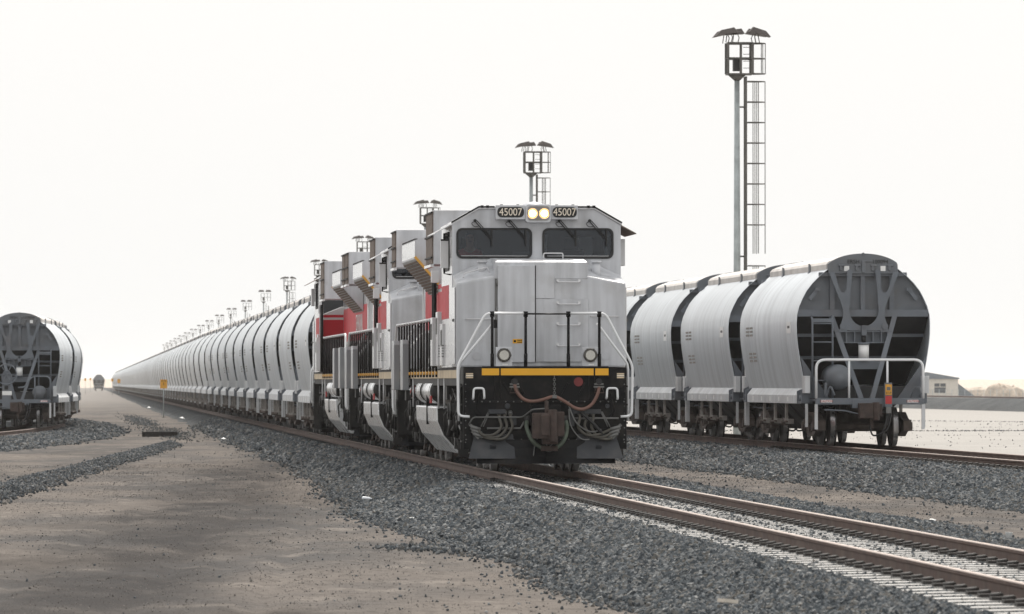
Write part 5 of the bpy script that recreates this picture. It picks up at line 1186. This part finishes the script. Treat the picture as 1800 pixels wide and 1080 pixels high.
# ------------------------------------------------------------------ signs, timber, litter, far side of the yard
def sign(x, y, z, hgt, label, yaw=0):
    t = thing('trackside_sign', label, 'sign', (x, y, z), yaw, 'amber trackside signs')
    MB().tube([(0, 0, 0), (0, 0, hgt)], .035, 8).build('post', GALV, t); MB().box(-.12, .12, -.12, .12, -.05, .03).build('foot', MASTD, t)
    p = MB().box(-.21, .21, -.045, -.036, hgt - .52, hgt + .02).build('plate', SIGN, t)
    text('1', .26, BOARD, p, (0, -.048, hgt - .25)); d = MB(); [d.box(-.15 + k * .08, -.10 + k * .08, -.05, -.045, hgt - .09, hgt - .04) for k in range(4)]; d.build('small_print', BOARD, p)
def from_px(px, py, z):
    d = (EYE - z) * FPX / (py - 670.0); xc = (px - 900) / FPX * d
    return xc * math.cos(YAW) + d * math.sin(YAW), d * math.cos(YAW) - xc * math.sin(YAW)
x, y = 5.75, 372; sign(x, y, ground_z(x, y), 2.28, 'nearest amber sign on a thin post beside the long train')
for px_, d_, lab in ((209, 864, 'second amber sign beside the long train, half lost in haze'), (150, 1300, 'tiny amber sign left of the lone distant wagon'), (159, 1500, 'faintest amber sign just left of the lone distant wagon'), (197.5, 1150, 'amber sign at the far end of the long train')):
    xc = (px_ - 900) / FPX * d_; x = xc * math.cos(YAW) + d_ * math.sin(YAW); y = d_ * math.cos(YAW) - xc * math.sin(YAW)
    sign(x, y, EYE - 24 * d_ / FPX, (24 + 8) * d_ / FPX - .4, lab)
x, y = from_px(281, 763, -.50); z = ground_z(x, y)
o = MB().box(-.72, .72, -.13, .13, 0, .21).build('timber_baulk', TIMBER, None, bevel=.015); o.location = (x, y, z); tag(o, 'black timber baulk lying across the sandy path', 'timber')
def litter(mb, name, m, px_, py_, z, label, cat, rz=0, group=None):
    x, y = from_px(px_, py_, z); o = mb.build(name, m); o.location = (x, y, z + .03); o.rotation_euler = (0, .1, rz); tag(o, label, cat, group)
litter(MB().box(-.9, .9, -.08, .08, 0, .04), 'loose_plank', PLANKW, 151, 762, -.5, 'bleached plank lying on the ballast toe by the curved rake', 'plank', 1.2)
BT = lambda: MB().lathe([(.0, -.09), (.02, -.088), (.024, -.075), (.024, .04), (.01, .07), (.01, .085), (.0, .086)], 'x', (0, 0, .03), 14)
litter(BT(), 'plastic_bottle', [TRASH], 645, 882, -.45, 'crushed clear plastic bottle on the ballast slope left of the main track', 'bottle', .3)
LG = 'scraps of white litter on the ballast'
def scrap(r):
    m = MB(); n = 9; m.add([(r * (1 + .5 * random.random()) * math.cos(2 * PI * k / n), r * math.sin(2 * PI * k / n), .03 * random.random()) for k in range(n)] + [(0, 0, r * .7)], [(k, (k + 1) % n, n) for k in range(n)]); return m
CUP = lambda: MB().lathe([(.0, 0), (.035, 0), (.045, .1), (.047, .102), (.04, .1), (.0, .02)], 'z', (0, 0, 0), 14)
litter(CUP(), 'paper_cup', WHITEW, 1772, 955, -.3, 'white paper cup on the ballast at the right edge', 'cup', 0)
litter(scrap(.035), 'paper_scrap', WHITEW, 1639, 919, -.33, 'white scrap lying right of the main rails', 'litter', 0)
litter(MB().box(-.09, .09, -.04, .04, 0, .03), 'wood_offcut', PLANKW, 1279, 1066, -.22, 'pale wood offcut on the ballast in the foreground', 'wood offcut', .8)
litter(scrap(.03), 'paper_scrap', WHITEW, 724, 915, -.5, 'small white scrap low on the near ballast slope', 'litter')
for px_, py_, r, lab in ((319, 727, .16, 'white scrap right of the nearest amber sign'), (262, 718, .16, 'white scrap behind the nearest amber sign post'), (382, 738, .22, 'long white scrap under the long train ballast'), (393, 774, .10, 'white scrap beyond the near end of the sandy path'), (320, 737, .14, 'flat white scrap below another right of the sign')):
    litter(scrap(r), 'paper_scrap', WHITEW, px_, py_, -.45, lab, 'litter', random.random() * 3)

# far track on its embankment, house, rubble, fence, low hills
FX = 98.0
def far_emb():
    rows = []
    for y in np.arange(300, 1500, 12):
        rows.append([(FX + o, y, z + .06 * mn.noise(Vector((o, y * .1, 2)))) for o, z in ((-6.5, -2.0), (-4.6, -1.0), (-2.6, -.25), (-1.4, -.18), (1.4, -.18), (2.6, -.25), (5, -2))])
    o = MB().loft(rows).build('ballast', GRAVEL); tag(o, 'long grey ballast embankment across the far side of the yard', 'gravel', kind='stuff')
far_emb()
t = thing('railway_track', 'far railway track on the embankment in front of the house', 'railway track')
for s in (-1, 1): rail(lambda y: FX, lambda y: 0.0, s * .7525, np.arange(300, 1500, 60), t)
mb = MB(); [sleeper_mb(FX, y, 0, 0, mb) for y in np.arange(560, 900, .65)]; o = mb.build('sleepers', CONC, t); o['kind'] = 'stuff'
def at(px_, d_, z): xc = (px_ - 900) / FPX * d_; return Vector((xc * math.cos(YAW) + d_ * math.sin(YAW), d_ * math.cos(YAW) - xc * math.sin(YAW), z))
p = at(1648, 770, -1.6); t = thing('house', 'small pale house with grey blue roof beyond the far track', 'house', p, -YAW * 0)
W_, D_ = 2.6, 5.0
MB().plate([(-W_, 0), (W_, 0), (W_, 3.5), (-W_, 3.5)], [rrect(-.4, 1.05, 1.75, 2.95, .02, 1)], 0, .2).build('front_wall', WALLW, t); MB().box(-W_, W_, .2, D_, 0, 3.5).build('wall', WALLW, t)
MB().prism([(-W_ - 3.0, 3.5), (W_ + .15, 3.5), (W_ + .15, 3.65), (-1.3, 4.35), (-W_ - 3.0, 4.45)], -.2, D_ + .2).build('roof', ROOFB, t)
wn = MB().box(-.4, 1.05, .12, .16, 1.75, 2.95).build('window', WIN, t); fr = MB(); fr.box(-.4, 1.05, .08, .12, 2.45, 2.53); fr.box(.28, .36, .08, .12, 2.53, 2.95); fr.build('window_frame', WALLW, wn)
MB().prism([(W_, 0), (W_ + 3.2, 0), (W_ + 3.2, .6), (W_, 3.0)], .6, D_).build('lean_to', ROOFB, t)
p = at(1710, 760, -1.7); t = thing('fence', 'thin post and wire fence along the far embankment', 'fence', p)
for k in range(34):
    m = MB(); m.tube([(-9 + k * .8, 0, 0), (-9 + k * .8, 0, 2.3)], .03, 5); m.build('fence_post', GALV, t)
m = MB(); [m.tube([(-9, 0, z), (17.5, 0, z)], .008, 4) for z in (.8, 1.3, 1.8, 2.25)]; m.build('wire', GALV, t)
def mound(px_, d_, wd, h, label, name='rubble_mound'):
    p = at(px_, d_, -1.7); m = MB(); rows = []
    for j in range(9):
        a = j / 8; row = []
        for i in range(25):
            th = 2 * PI * i / 24; r = 1 - a; hh = h * (1 - r ** 4) * (1 + .18 * mn.noise(Vector((math.cos(th) * 2 + px_, math.sin(th) * 2, a * 3)))); k = 1 + .25 * mn.noise(Vector((math.cos(th) * 1.5, math.sin(th) * 1.5, px_)))
            row.append((wd * r * math.cos(th) * k, wd * .6 * r * math.sin(th) * k, hh))
        rows.append(row)
    o = m.loft(rows).build(name, SAND2); o.location = p; tag(o, label, 'mound')
SAND2 = mat('tan_rubble', (.50, .42, .34), .9, var=.25, nscale=1.5, dirt=(.3, .27, .24), dirt_amt=.5)
mound(1755, 900, 2.9, 2.75, 'taller tan rubble mound beyond the far track'); mound(1780, 910, 2.6, 2.45, 'lower tan rubble mound right of the taller one'); mound(1718, 950, 4.5, 2.2, 'long low mound right of the house')
hv = MB(); rows = []
for px_ in range(-200, 2001, 10):
    d_ = 2600; hh = 2.4 + 1.6 * mn.noise(Vector((px_ * .004, 3, 0))) + .5 * mn.noise(Vector((px_ * .03, 1, 0))); q = [at(px_, d_, -3), at(px_, d_ + 60, hh * .7), at(px_, d_ + 160, hh), at(px_, d_ + 400, -3)]
    rows.append([tuple(v) for v in q])
o = hv.loft(rows).build('hills', SAND2); tag(o, None, None, kind='structure')

# ------------------------------------------------------------------ dusty air
hz = MB().box(-12500, 12500, -350, 13500, -12, 17.5).build('haze', []); tag(hz, 'pale dust haze filling the yard air', 'haze', kind='stuff')
m = bpy.data.materials.new('dust_haze'); m.use_nodes = True; n = m.node_tree.nodes; n.clear()
o = n.new('ShaderNodeOutputMaterial'); v = n.new('ShaderNodeVolumePrincipled'); v.inputs['Color'].default_value = (.98, .97, .955, 1); v.inputs['Density'].default_value = .00008; v.inputs['Anisotropy'].default_value = .2
m.node_tree.links.new(v.outputs[0], o.inputs['Volume']); hz.data.materials.append(m)
